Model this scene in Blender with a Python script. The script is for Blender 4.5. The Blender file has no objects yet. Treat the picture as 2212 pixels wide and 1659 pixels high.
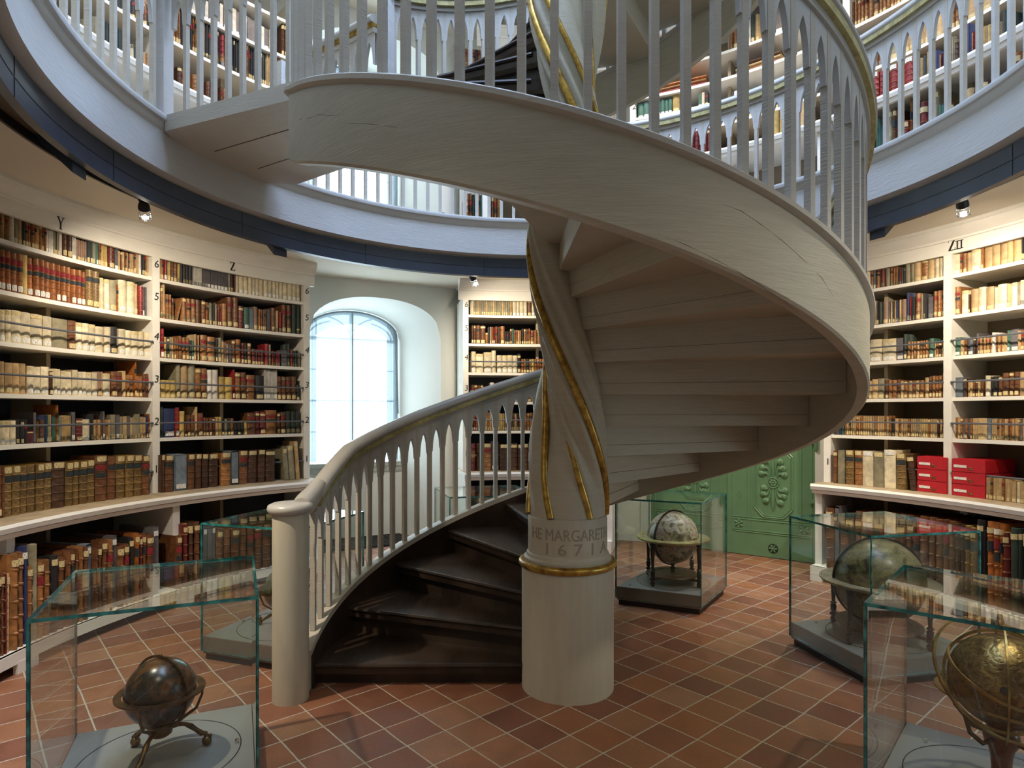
import bpy, math, random
from math import sin, cos, pi, radians as rad, degrees as deg, atan2, sqrt, hypot
from mathutils import Vector, Matrix

random.seed(7)
scene = bpy.context.scene
COL = scene.collection

# ------------------------------------------------------------------ camera, world, exposure
FPX, HYP, EYE = 1355.0, 891.0, 1.5          # focal length and horizon in pixels of the 2212 x 1659 frame
CXW, CYW = -0.306, -3.458                   # camera position on the floor plan; the newel axis is the origin
cam_data = bpy.data.cameras.new('camera')
cam = bpy.data.objects.new('camera', cam_data); COL.objects.link(cam)
cam.location = (CXW, CYW, EYE)
cam.rotation_euler = (pi / 2, 0, 0)
cam_data.sensor_width = 36.0
cam_data.lens = 36.0 * FPX / 2212.0
cam_data.shift_y = (HYP - 829.5) / 2212.0
cam_data.clip_start = 0.05
scene.camera = cam

world = bpy.data.worlds.new('world'); scene.world = world
world.use_nodes = True
world.node_tree.nodes['Background'].inputs[0].default_value = (0.55, 0.70, 1.0, 1)
world.node_tree.nodes['Background'].inputs[1].default_value = 0.5

scene.view_settings.view_transform = 'Standard'
scene.view_settings.look = 'None'
scene.view_settings.exposure = 0.0
scene.view_settings.gamma = 1.0
scene.view_settings.use_curve_mapping = False
scene.cycles.max_bounces = 8
scene.cycles.diffuse_bounces = 4
scene.cycles.glossy_bounces = 3
scene.cycles.transmission_bounces = 8
scene.cycles.transparent_max_bounces = 24
scene.cycles.caustics_reflective = False
scene.cycles.caustics_refractive = False
scene.cycles.sample_clamp_indirect = 6.0
scene.cycles.use_denoising = True
scene.cycles.adaptive_threshold = 0.02

L_WINDOW = 9.0        # daylight behind the window panes
L_TOP = 17.0            # unseen glowing disc, added at the tower top for blue light from above
L_SPOT = 115.0          # spotlights of the lighting ring, watts
L_GAL = 82.0           # unseen spotlights added under the upper gallery

C = (-0.05, 0.10)      # centre of the round room
O0 = (0.0, 0.0)        # centre of the stair

# ------------------------------------------------------------------ small geometry helpers
def pol(r, a, c=O0):
    a = rad(a); return (c[0] - r * cos(a), c[1] + r * sin(a))

def phi_of(x, y, c=O0):
    return deg(atan2(y - c[1], -(x - c[0]))) % 360

def ray_cyl(px, py, R, near=False, c=C):
    """world point where the line of sight of a photo pixel meets an upright cylinder"""
    dx = (px - 1106) / FPX; dz = (HYP - py) / FPX
    ox, oy = CXW - c[0], CYW - c[1]
    A = dx * dx + 1; B = 2 * (ox * dx + oy); CC = ox * ox + oy * oy - R * R
    d = B * B - 4 * A * CC
    if d < 0: d = 0
    t = (-B - sqrt(d)) / 2 / A if near else (-B + sqrt(d)) / 2 / A
    return (CXW + t * dx, CYW + t, EYE + t * dz)

class MB:
    def __init__(s): s.v = []; s.f = []; s.m = []
    def add(s, vs, fs, mi=0):
        o = len(s.v); s.v += [tuple(p) for p in vs]
        for f in fs: s.f.append(tuple(o + i for i in f)); s.m.append(mi)
    def box(s, x0, x1, y0, y1, z0, z1, mi=0):
        s.add([(x0,y0,z0),(x1,y0,z0),(x1,y1,z0),(x0,y1,z0),(x0,y0,z1),(x1,y0,z1),(x1,y1,z1),(x0,y1,z1)],
              [(0,3,2,1),(4,5,6,7),(0,1,5,4),(1,2,6,5),(2,3,7,6),(3,0,4,7)], mi)
    def obox(s, o, ex, ey, x0, x1, y0, y1, z0, z1, mi=0):
        """box in a frame on the floor plan: origin o, axes ex, ey"""
        def P(x, y, z): return (o[0]+ex[0]*x+ey[0]*y, o[1]+ex[1]*x+ey[1]*y, z)
        s.add([P(x0,y0,z0),P(x1,y0,z0),P(x1,y1,z0),P(x0,y1,z0),P(x0,y0,z1),P(x1,y0,z1),P(x1,y1,z1),P(x0,y1,z1)],
              [(0,3,2,1),(4,5,6,7),(0,1,5,4),(1,2,6,5),(2,3,7,6),(3,0,4,7)], mi)
    def radboard(s, a, r0, r1, z0, z1, th, c=C, mi=0):
        d = (-cos(rad(a)), sin(rad(a))); p = (sin(rad(a)), cos(rad(a)))
        s.obox(c, d, p, r0, r1, -th/2, th/2, z0, z1, mi)
    def prism(s, pts, z0, z1, mt=0, mb=0, ms=0):
        n = len(pts)
        s.add([(p[0],p[1],z0) for p in pts]+[(p[0],p[1],z1) for p in pts], [], 0)
        o = len(s.v) - 2*n
        s.f.append(tuple(o+i for i in reversed(range(n)))); s.m.append(mb)
        s.f.append(tuple(o+n+i for i in range(n))); s.m.append(mt)
        for i in range(n):
            j = (i+1) % n
            s.f.append((o+i, o+j, o+n+j, o+n+i)); s.m.append(ms[i] if isinstance(ms, (list, tuple)) else ms)
    def sweep(s, prof, a0, a1, step, c=O0, zf=None, mi=0, caps=True, closed=False):
        """closed profile (r, z) swept round centre c from angle a0 to a1, raised by zf(angle)"""
        n = max(2, int(round(abs(a1-a0)/step))); m = len(prof)
        vs = []
        for i in range(n + (0 if closed else 1)):
            a = a0 + (a1-a0)*i/n; dz = zf(a) if zf else 0
            for k, (r, z) in enumerate(prof):
                x, y = pol(r, a, c); vs.append((x, y, z+dz))
        N = n if closed else n+1
        fs = []; o = len(s.v); s.v += vs
        for i in range(n):
            i2 = (i+1) % N
            for k in range(m):
                k2 = (k+1) % m
                s.f.append((o+i*m+k, o+i*m+k2, o+i2*m+k2, o+i2*m+k)); s.m.append(mi[k] if isinstance(mi,(list,tuple)) else mi)
        if caps and not closed:
            mc = mi[0] if isinstance(mi,(list,tuple)) else mi
            s.f.append(tuple(o+k for k in range(m))); s.m.append(mc)
            s.f.append(tuple(o+n*m+k for k in reversed(range(m)))); s.m.append(mc)
    def sweep2(s, prof_f, a0, a1, step, c=O0, mi=0):
        """like sweep, profile given as a function of the angle"""
        n = max(2, int(round(abs(a1-a0)/step))); o = len(s.v); m = len(prof_f(a0))
        for i in range(n+1):
            a = a0+(a1-a0)*i/n
            for r, z in prof_f(a):
                x, y = pol(r, a, c); s.v.append((x, y, z))
        for i in range(n):
            for k in range(m):
                k2 = (k+1) % m
                s.f.append((o+i*m+k, o+i*m+k2, o+(i+1)*m+k2, o+(i+1)*m+k)); s.m.append(mi)
        s.f.append(tuple(o+k for k in range(m))); s.m.append(mi)
        s.f.append(tuple(o+n*m+k for k in reversed(range(m)))); s.m.append(mi)
    def lathe(s, prof, c=(0,0,0), seg=32, mi=0):
        o = len(s.v); m = len(prof)
        for i in range(seg):
            a = 2*pi*i/seg
            for r, z in prof: s.v.append((c[0]+r*cos(a), c[1]+r*sin(a), c[2]+z))
        for i in range(seg):
            j = (i+1) % seg
            for k in range(m-1):
                s.f.append((o+i*m+k, o+j*m+k, o+j*m+k+1, o+i*m+k+1)); s.m.append(mi)
        for k in (0, m-1):
            if prof[k][0] > 1e-5: s.f.append(tuple(o+i*m+k for i in range(seg))); s.m.append(mi)
    def tube(s, pts, r, seg=8, mi=0, closed=False):
        pts = [Vector(p) for p in pts]; n = len(pts); o = len(s.v)
        rr = r if isinstance(r, (list, tuple)) else [r]*n
        up = Vector((0.13, 0.31, 0.94)).normalized()
        for i in range(n):
            if closed: t = pts[(i+1) % n]-pts[i-1]
            else: t = pts[min(i+1, n-1)]-pts[max(i-1, 0)]
            t.normalize()
            u = up - t*up.dot(t)
            if u.length < 1e-3: u = Vector((1,0,0)) - t*t.x
            u.normalize(); up = u; w = t.cross(u)
            for k in range(seg):
                a = 2*pi*k/seg; q = pts[i]+(u*cos(a)+w*sin(a))*rr[i]; s.v.append(tuple(q))
        for i in range(n if closed else n-1):
            j = (i+1) % n
            for k in range(seg):
                k2 = (k+1) % seg
                s.f.append((o+i*seg+k, o+i*seg+k2, o+j*seg+k2, o+j*seg+k)); s.m.append(mi)
        if not closed:
            s.f.append(tuple(o+k for k in range(seg))); s.m.append(mi)
            s.f.append(tuple(o+(n-1)*seg+k for k in range(seg))); s.m.append(mi)
    def band(s, R, r_in, r_out, h, cen, rot, seg=64, a0=0, a1=2*pi, mi=0):
        """flat ring (rectangular section) in the plane given by rot (Matrix 3x3), centred at cen"""
        o = len(s.v); full = abs(a1-a0) > 2*pi-1e-3; n = seg
        N = n if full else n+1
        for i in range(N):
            a = a0+(a1-a0)*i/n
            for r, z in ((r_in,-h/2),(r_out,-h/2),(r_out,h/2),(r_in,h/2)):
                q = rot @ Vector((r*cos(a), r*sin(a), z)); s.v.append((cen[0]+q.x, cen[1]+q.y, cen[2]+q.z))
        for i in range(n):
            j = (i+1) % N
            for k in range(4):
                k2 = (k+1) % 4; s.f.append((o+i*4+k, o+i*4+k2, o+j*4+k2, o+j*4+k)); s.m.append(mi)
        if not full:
            s.f.append((o,o+1,o+2,o+3)); s.m.append(mi); s.f.append(tuple(o+n*4+k for k in (3,2,1,0))); s.m.append(mi)
    def sphere(s, c, r, seg=32, rings=20, sc=(1,1,1), mi=0):
        prof = [(r*sin(pi*i/rings), -r*cos(pi*i/rings)) for i in range(rings+1)]
        prof[0] = (0, -r); prof[-1] = (0, r)
        o = len(s.v); m = len(prof)
        for i in range(seg):
            a = 2*pi*i/seg
            for q, z in prof: s.v.append((c[0]+q*cos(a)*sc[0], c[1]+q*sin(a)*sc[1], c[2]+z*sc[2]))
        for i in range(seg):
            j = (i+1) % seg
            for k in range(m-1):
                if k == 0: s.f.append((o+i*m, o+j*m+1, o+i*m+1))
                elif k == m-2: s.f.append((o+i*m+k, o+j*m+k, o+i*m+k+1))
                else: s.f.append((o+i*m+k, o+j*m+k, o+j*m+k+1, o+i*m+k+1))
                s.m.append(mi)
    def mesh(s, name, mats, origin=(0,0,0), smooth=32, mat3=None):
        me = bpy.data.meshes.new(name)
        ox, oy, oz = origin
        me.from_pydata([(x-ox, y-oy, z-oz) for x, y, z in s.v], [], s.f)
        if not isinstance(mats, (list, tuple)): mats = [mats]
        for m in mats: me.materials.append(m)
        me.polygons.foreach_set('material_index', s.m)
        import bmesh
        bm = bmesh.new(); bm.from_mesh(me)
        bmesh.ops.remove_doubles(bm, verts=bm.verts, dist=1e-6)
        bmesh.ops.recalc_face_normals(bm, faces=bm.faces)
        bm.to_mesh(me); bm.free()
        if smooth:
            me.polygons.foreach_set('use_smooth', [True]*len(me.polygons))
            me.set_sharp_from_angle(angle=rad(smooth))
        me.update()
        return me
    def build(s, name, mats, parent=None, origin=None, smooth=32):
        if origin is None: origin = tuple(parent['_o']) if parent is not None else (0,0,0)
        me = s.mesh(name, mats, origin, smooth)
        o = bpy.data.objects.new(name, me); COL.objects.link(o)
        if parent is not None:
            o.parent = parent; po = tuple(parent['_o'])
            o.location = (origin[0]-po[0], origin[1]-po[1], origin[2]-po[2])
        else: o.location = origin
        o['_o'] = origin
        return o

def empty(name, loc=(0,0,0)):
    o = bpy.data.objects.new(name, None); COL.objects.link(o); o.location = loc; o['_o'] = tuple(loc)
    o.empty_display_size = 0.1
    return o
def tag(o, label=None, cat=None, group=None, kind=None):
    if label: o['label'] = label
    if cat: o['category'] = cat
    if group: o['group'] = group
    if kind: o['kind'] = kind
    return o
def struct(o): o['kind'] = 'structure'; return o
def link_copy(o, parent=None):
    c = o.copy(); COL.objects.link(c)
    if parent is not None: c.parent = parent
    return c

# ------------------------------------------------------------------ materials
def new_mat(name):
    m = bpy.data.materials.new(name); m.use_nodes = True
    nt = m.node_tree; b = nt.nodes['Principled BSDF']
    return m, nt, b
def nd(nt, t, **kw):
    n = nt.nodes.new(t)
    for k, v in kw.items(): setattr(n, k, v)
    return n
def mix_color(nt, fac, a, b, blend='MIX'):
    n = nd(nt, 'ShaderNodeMix'); n.data_type = 'RGBA'; n.blend_type = blend
    for sock, val in ((n.inputs[0], fac), (n.inputs[6], a), (n.inputs[7], b)):
        if isinstance(val, (int, float)): sock.default_value = val
        elif isinstance(val, (tuple, list)): sock.default_value = tuple(val[:3])+(1,)
        else: nt.links.new(val, sock)
    return n.outputs[2]
def ramp(nt, src, stops):
    r = nd(nt, 'ShaderNodeValToRGB'); e = r.color_ramp.elements
    while len(e) > 1: e.remove(e[-1])
    e[0].position = stops[0][0]; e[0].color = stops[0][1] if len(stops[0][1]) == 4 else tuple(stops[0][1])+(1,)
    for p, c in stops[1:]:
        x = e.new(p); x.color = tuple(c)+(1,) if len(c) == 3 else c
    nt.links.new(src, r.inputs[0]); return r.outputs[0]
def coords(nt, kind='Object', scale=(1,1,1), rot=(0,0,0), loc=(0,0,0)):
    tc = nd(nt, 'ShaderNodeTexCoord'); mp = nd(nt, 'ShaderNodeMapping')
    mp.inputs['Scale'].default_value = scale; mp.inputs['Rotation'].default_value = rot; mp.inputs['Location'].default_value = loc
    nt.links.new(tc.outputs[kind], mp.inputs[0]); return mp.outputs[0]
def noise(nt, vec, scale, detail=4, rough=0.55, dist=0.0):
    n = nd(nt, 'ShaderNodeTexNoise'); n.inputs['Scale'].default_value = scale; n.inputs['Detail'].default_value = detail
    n.inputs['Roughness'].default_value = rough; n.inputs['Distortion'].default_value = dist
    if vec is not None: nt.links.new(vec, n.inputs['Vector'])
    return n.outputs[0]
def bump(nt, b, h, strength, dist=0.01):
    n = nd(nt, 'ShaderNodeBump'); n.inputs['Strength'].default_value = strength; n.inputs['Distance'].default_value = dist
    nt.links.new(h, n.inputs['Height']); nt.links.new(n.outputs[0], b.inputs['Normal'])
def simple(name, col, rough=0.6, metal=0.0, spec=0.5, nscale=0, var=0.12, bstr=0.0, stretch=(1,1,1), bscale=None):
    m, nt, b = new_mat(name)
    b.inputs['Roughness'].default_value = rough; b.inputs['Metallic'].default_value = metal
    b.inputs['Specular IOR Level'].default_value = spec
    b.inputs['Base Color'].default_value = tuple(col)+(1,)
    if nscale:
        v = coords(nt, 'Object', stretch); n = noise(nt, v, nscale)
        lo = tuple(c*(1-var) for c in col); hi = tuple(min(1, c*(1+var)) for c in col)
        nt.links.new(ramp(nt, n, [(0.3, lo), (0.7, hi)]), b.inputs['Base Color'])
        if bstr: bump(nt, b, noise(nt, v, bscale or nscale*4), bstr)
    return m

M = {}
M['paint'] = simple('painted_wood_cream', (0.575, 0.545, 0.475), 0.55, nscale=3.0, var=0.05, bstr=0.25, stretch=(1,1,6), bscale=14)
M['paint_up'] = simple('painted_wood_pale_grey', (0.60, 0.60, 0.585), 0.5, nscale=3.0, var=0.04, bstr=0.2, stretch=(1,1,6), bscale=14)
M['post'] = simple('post_paint', (0.56, 0.53, 0.425), 0.5, nscale=7, var=0.05, bstr=0.10, stretch=(5,5,0.6), bscale=9)
M['rail'] = simple('glossy_grey_beige_paint', (0.50, 0.485, 0.44), 0.28, nscale=6, var=0.04)
M['case'] = simple('bookcase_white_paint', (0.84, 0.82, 0.755), 0.5, nscale=5, var=0.04, bstr=0.08, stretch=(1,1,3), bscale=20)
M['case_in'] = simple('bookcase_inner_beige', (0.42, 0.35, 0.24), 0.7, nscale=6, var=0.08)
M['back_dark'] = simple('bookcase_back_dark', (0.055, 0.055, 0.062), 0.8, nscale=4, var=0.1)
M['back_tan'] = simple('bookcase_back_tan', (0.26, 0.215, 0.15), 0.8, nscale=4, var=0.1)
M['plaster'] = simple('wall_plaster', (0.72, 0.73, 0.69), 0.8, nscale=2.0, var=0.03, bstr=0.1, bscale=10)
M['ceil'] = simple('ceiling_plaster', (0.74, 0.70, 0.60), 0.85, nscale=2.0, var=0.03)
M['ledge_wood'] = simple('worn_ledge_wood', (0.38, 0.30, 0.19), 0.55, nscale=8, var=0.25, stretch=(1,1,1), bstr=0.1)
M['navy'] = simple('dark_blue_ring_paint', (0.030, 0.040, 0.065), 0.38, nscale=8, var=0.12)
M['brown_dark'] = simple('dark_channel', (0.10, 0.075, 0.05), 0.7)
M['black'] = simple('black_metal', (0.015, 0.015, 0.017), 0.45)
M['ink'] = simple('black_ink', (0.02, 0.018, 0.016), 0.6)
M['carve'] = simple('carved_letter_shadow_paint', (0.36, 0.325, 0.255), 0.8)
M['bar'] = simple('grey_security_bar', (0.13, 0.14, 0.165), 0.4, metal=0.2)
M['steel'] = simple('polished_steel', (0.75, 0.75, 0.76), 0.22, metal=1.0)
M['grey_plate'] = simple('grey_lacquer_plate', (0.27, 0.27, 0.262), 0.42, nscale=5, var=0.05)
M['plinth_grey'] = simple('grey_metal_plinth', (0.24, 0.235, 0.235), 0.4, metal=0.3)
M['redbox'] = simple('red_linen_box', (0.46, 0.008, 0.018), 0.55, nscale=40, var=0.1)
M['paper'] = simple('white_label_paper', (0.85, 0.84, 0.80), 0.7)
M['green'] = simple('green_painted_iron', (0.135, 0.265, 0.14), 0.33, nscale=5, var=0.07, bstr=0.08, bscale=14)
M['green_d'] = simple('dark_opening', (0.02, 0.03, 0.02), 0.7)
M['stone'] = simple('grey_stone_sill', (0.42, 0.44, 0.40), 0.6, nscale=12, var=0.1)
M['sillwood'] = simple('oak_window_board', (0.42, 0.26, 0.12), 0.5, nscale=10, var=0.3, stretch=(1,1,8))
M['frame'] = simple('white_window_frame', (0.78, 0.80, 0.80), 0.5)
M['grate'] = simple('black_floor_grate', (0.02, 0.02, 0.022), 0.5, metal=0.4)
M['wood_red'] = simple('turned_reddish_wood', (0.16, 0.055, 0.02), 0.3, nscale=8, var=0.3, stretch=(1,1,4))
M['wood_black'] = simple('ebonised_wood', (0.022, 0.018, 0.016), 0.28)
M['wood_brown'] = simple('aged_brown_wood', (0.14, 0.08, 0.045), 0.45, nscale=12, var=0.3)
M['redcable'] = simple('red_plastic', (0.5, 0.02, 0.03), 0.4)
M['curtain_rail'] = simple('curtain_tape_grey', (0.25, 0.30, 0.33), 0.6)

def gold(name, base, dark, rough=0.34, scale=18, metal=0.9):
    m, nt, b = new_mat(name); v = coords(nt)
    n = noise(nt, v, scale, 6, 0.65)
    nt.links.new(ramp(nt, n, [(0.35, dark), (0.62, base)]), b.inputs['Base Color'])
    b.inputs['Metallic'].default_value = metal; b.inputs['Roughness'].default_value = rough
    bump(nt, b, noise(nt, v, scale*2), 0.15)
    return m
M['gilt'] = gold('worn_gilding', (0.68, 0.45, 0.10), (0.26, 0.14, 0.025), metal=0.7)
M['gilt_pale'] = gold('pale_gilt_band', (0.60, 0.54, 0.26), (0.36, 0.30, 0.12), 0.5, metal=0.25)
M['brass'] = gold('old_brass', (0.50, 0.34, 0.12), (0.20, 0.12, 0.04), 0.30, 14)
M['brass_dark'] = gold('dark_bronze', (0.23, 0.14, 0.06), (0.07, 0.04, 0.02), 0.34, 14)

# plaster with a few cracks and brushed ridges for the great stair cheek
def stair_paint():
    m, nt, b = new_mat('stair_cheek_paint')
    v = coords(nt, 'Object', (1,1,10))
    n = noise(nt, v, 5.0, 5, 0.6)
    nt.links.new(ramp(nt, n, [(0.3, (0.525,0.495,0.385)), (0.7, (0.59,0.56,0.445))]), b.inputs['Base Color'])
    b.inputs['Roughness'].default_value = 0.5
    bump(nt, b, noise(nt, coords(nt, 'Object', (1,1,14)), 11.0, 5), 0.28, 0.008)
    return m
M['cheek'] = stair_paint()

def tread_wood():
    m, nt, b = new_mat('dark_worn_oak')
    v = coords(nt, 'Object', (6,1,1)); n = noise(nt, v, 9.0, 8, 0.65)
    n2 = noise(nt, coords(nt), 2.6, 3)
    c1 = ramp(nt, n, [(0.25, (0.010,0.006,0.004)), (0.75, (0.030,0.018,0.011))])
    c2 = mix_color(nt, ramp(nt, n2, [(0.4, (0,0,0)), (0.7, (1,1,1))]), c1, (0.065,0.042,0.029))
    nt.links.new(c2, b.inputs['Base Color'])
    nt.links.new(ramp(nt, n, [(0.3, (0.30,)*3), (0.7, (0.5,)*3)]), b.inputs['Roughness'])
    bump(nt, b, n, 0.35, 0.006)
    return m
M['tread'] = tread_wood()

def floor_mat():
    m, nt, b = new_mat('terracotta_tiles')
    al = rad(41.13); t = 0.2065
    tc = nd(nt, 'ShaderNodeTexCoord')
    nz = nd(nt, 'ShaderNodeTexNoise'); nz.inputs['Scale'].default_value = 3.0; nz.inputs['Detail'].default_value = 3
    nt.links.new(tc.outputs['Object'], nz.inputs['Vector'])
    vm = nd(nt, 'ShaderNodeVectorMath', operation='SUBTRACT'); nt.links.new(nz.outputs['Color'], vm.inputs[0]); vm.inputs[1].default_value = (0.5,)*3
    vs = nd(nt, 'ShaderNodeVectorMath', operation='SCALE'); nt.links.new(vm.outputs[0], vs.inputs[0]); vs.inputs['Scale'].default_value = 0.018
    va = nd(nt, 'ShaderNodeVectorMath', operation='ADD'); nt.links.new(tc.outputs['Object'], va.inputs[0]); nt.links.new(vs.outputs[0], va.inputs[1])
    sb = nd(nt, 'ShaderNodeVectorMath', operation='SUBTRACT'); nt.links.new(va.outputs[0], sb.inputs[0]); sb.inputs[1].default_value = (-0.019, -0.249, 0)
    mp = nd(nt, 'ShaderNodeMapping'); mp.vector_type = 'POINT'
    mp.inputs['Rotation'].default_value = (0, 0, -al); nt.links.new(sb.outputs[0], mp.inputs[0])
    br = nd(nt, 'ShaderNodeTexBrick'); br.offset = 0; br.squash = 1
    br.inputs['Scale'].default_value = 1.0; br.inputs['Brick Width'].default_value = t; br.inputs['Row Height'].default_value = t
    br.inputs['Mortar Size'].default_value = 0.0042; br.inputs['Mortar Smooth'].default_value = 0.25; br.inputs['Bias'].default_value = 0.0
    br.inputs['Color1'].default_value = (0.0,0.0,0.0,1); br.inputs['Color2'].default_value = (1,1,1,1); br.inputs['Mortar'].default_value = (0.5,0.5,0.5,1)
    nt.links.new(mp.outputs[0], br.inputs['Vector'])
    tile = ramp(nt, br.outputs['Color'], [(0.0, (0.22,0.092,0.058)), (0.3, (0.27,0.112,0.064)), (0.5, (0.31,0.138,0.080)), (0.75, (0.35,0.148,0.068)), (1.0, (0.38,0.205,0.122))])
    n1 = noise(nt, tc.outputs['Object'], 9.0, 6, 0.6)
    n2 = noise(nt, tc.outputs['Object'], 60.0, 4, 0.6)
    tile = mix_color(nt, 0.55, tile, ramp(nt, n1, [(0.3, (0.55,0.50,0.48)), (0.7, (1.0,1.0,1.0))]), 'MULTIPLY')
    tile = mix_color(nt, 0.25, tile, ramp(nt, n2, [(0.35, (0.5,0.5,0.5)), (0.65, (1,1,1))]), 'MULTIPLY')
    mort = ramp(nt, n2, [(0.3, (0.36,0.33,0.26)), (0.7, (0.56,0.52,0.42))])
    col = mix_color(nt, br.outputs['Fac'], tile, mort)
    nt.links.new(col, b.inputs['Base Color'])
    nt.links.new(ramp(nt, n1, [(0.3, (0.34,)*3), (0.7, (0.55,)*3)]), b.inputs['Roughness'])
    inv = nd(nt, 'ShaderNodeMath', operation='SUBTRACT'); inv.inputs[0].default_value = 1; nt.links.new(br.outputs['Fac'], inv.inputs[1])
    ad = nd(nt, 'ShaderNodeMath', operation='MULTIPLY_ADD'); nt.links.new(n2, ad.inputs[0]); ad.inputs[1].default_value = 0.25; nt.links.new(inv.outputs[0], ad.inputs[2])
    bump(nt, b, ad.outputs[0], 0.5, 0.003)
    return m
M['floor'] = floor_mat()

def glass_mat():
    m = bpy.data.materials.new('clear_case_glass'); m.use_nodes = True; nt = m.node_tree
    nt.nodes.clear(); out = nd(nt, 'ShaderNodeOutputMaterial'); mx = nd(nt, 'ShaderNodeMixShader')
    tr = nd(nt, 'ShaderNodeBsdfTransparent'); tr.inputs[0].default_value = (0.955, 0.985, 0.972, 1)
    gl = nd(nt, 'ShaderNodeBsdfGlossy'); gl.inputs['Roughness'].default_value = 0.0; gl.inputs[0].default_value = (1,1,1,1)
    fr = nd(nt, 'ShaderNodeFresnel'); fr.inputs[0].default_value = 1.5
    # same reflectance on both faces of the pane
    ge = nd(nt, 'ShaderNodeNewGeometry'); ma = nd(nt, 'ShaderNodeMath', operation='MULTIPLY_ADD'); ma.inputs[1].default_value = 1/1.5-1.5; ma.inputs[2].default_value = 1.5
    nt.links.new(ge.outputs['Backfacing'], ma.inputs[0]); nt.links.new(ma.outputs[0], fr.inputs[0])
    nt.links.new(fr.outputs[0], mx.inputs[0]); nt.links.new(tr.outputs[0], mx.inputs[1]); nt.links.new(gl.outputs[0], mx.inputs[2])
    nt.links.new(mx.outputs[0], out.inputs[0])
    return m
M['glass'] = glass_mat()
def edge_glass():
    m, nt, b = new_mat('green_glass_edge')
    v = coords(nt, 'Object'); n = noise(nt, v, 22, 3)
    nt.links.new(ramp(nt, n, [(0.35, (0.010,0.09,0.088)), (0.65, (0.05,0.33,0.32))]), b.inputs['Base Color'])
    b.inputs['Roughness'].default_value = 0.12; b.inputs['Coat Weight'].default_value = 0.5
    return m
M['gedge'] = edge_glass()

def sky_pane():
    m = bpy.data.materials.new('daylight_sky'); m.use_nodes = True; nt = m.node_tree
    nt.nodes.clear(); out = nd(nt, 'ShaderNodeOutputMaterial'); em = nd(nt, 'ShaderNodeEmission')
    em.inputs[0].default_value = (0.72, 0.90, 1.0, 1); em.inputs[1].default_value = L_WINDOW
    nt.links.new(em.outputs[0], out.inputs[0]); return m
M['sky'] = sky_pane()
M['sky_dim'] = sky_pane(); M['sky_dim'].node_tree.nodes['Emission'].inputs[1].default_value = L_WINDOW*0.55  # same sky at lower strength, to cut fill from the unseen windows
M['top_glow'] = sky_pane(); M['top_glow'].name = 'added_overhead_glow'
M['top_glow'].node_tree.nodes['Emission'].inputs[0].default_value = (0.50, 0.66, 1.0, 1)
M['top_glow'].node_tree.nodes['Emission'].inputs[1].default_value = L_TOP
def lamp_mat():
    m = bpy.data.materials.new('lamp_lens_lit'); m.use_nodes = True; nt = m.node_tree
    nt.nodes.clear(); out = nd(nt, 'ShaderNodeOutputMaterial'); em = nd(nt, 'ShaderNodeEmission')
    em.inputs[0].default_value = (1.0, 0.93, 0.82, 1); em.inputs[1].default_value = 30
    nt.links.new(em.outputs[0], out.inputs[0]); return m
M['lamp'] = lamp_mat()
def curtain_mat():
    m = bpy.data.materials.new('sheer_curtain'); m.use_nodes = True; nt = m.node_tree
    nt.nodes.clear(); out = nd(nt, 'ShaderNodeOutputMaterial'); mx = nd(nt, 'ShaderNodeMixShader')
    tr = nd(nt, 'ShaderNodeBsdfTransparent'); tl = nd(nt, 'ShaderNodeBsdfTranslucent'); df = nd(nt, 'ShaderNodeBsdfDiffuse')
    tl.inputs[0].default_value = (0.13,0.17,0.19,1); df.inputs[0].default_value = (0.45,0.52,0.58,1)
    m2 = nd(nt, 'ShaderNodeMixShader'); m2.inputs[0].default_value = 0.4
    nt.links.new(tl.outputs[0], m2.inputs[1]); nt.links.new(df.outputs[0], m2.inputs[2])
    mx.inputs[0].default_value = 0.93
    nt.links.new(tr.outputs[0], mx.inputs[1]); nt.links.new(m2.outputs[0], mx.inputs[2]); nt.links.new(mx.outputs[0], out.inputs[0])
    return m
M['curtain'] = curtain_mat()
def haze_mat():
    m = bpy.data.materials.new('window_haze_sheet'); m.use_nodes = True; nt = m.node_tree
    nt.nodes.clear(); out = nd(nt, 'ShaderNodeOutputMaterial'); mx = nd(nt, 'ShaderNodeMixShader')
    tr = nd(nt, 'ShaderNodeBsdfTransparent'); tl = nd(nt, 'ShaderNodeBsdfTranslucent'); tl.inputs[0].default_value = (0.85,0.93,0.96,1)
    mx.inputs[0].default_value = 0.09
    nt.links.new(tr.outputs[0], mx.inputs[1]); nt.links.new(tl.outputs[0], mx.inputs[2]); nt.links.new(mx.outputs[0], out.inputs[0])
    return m
M['haze'] = haze_mat()  # added sheet that washes out the glazing bars like haze

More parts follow.
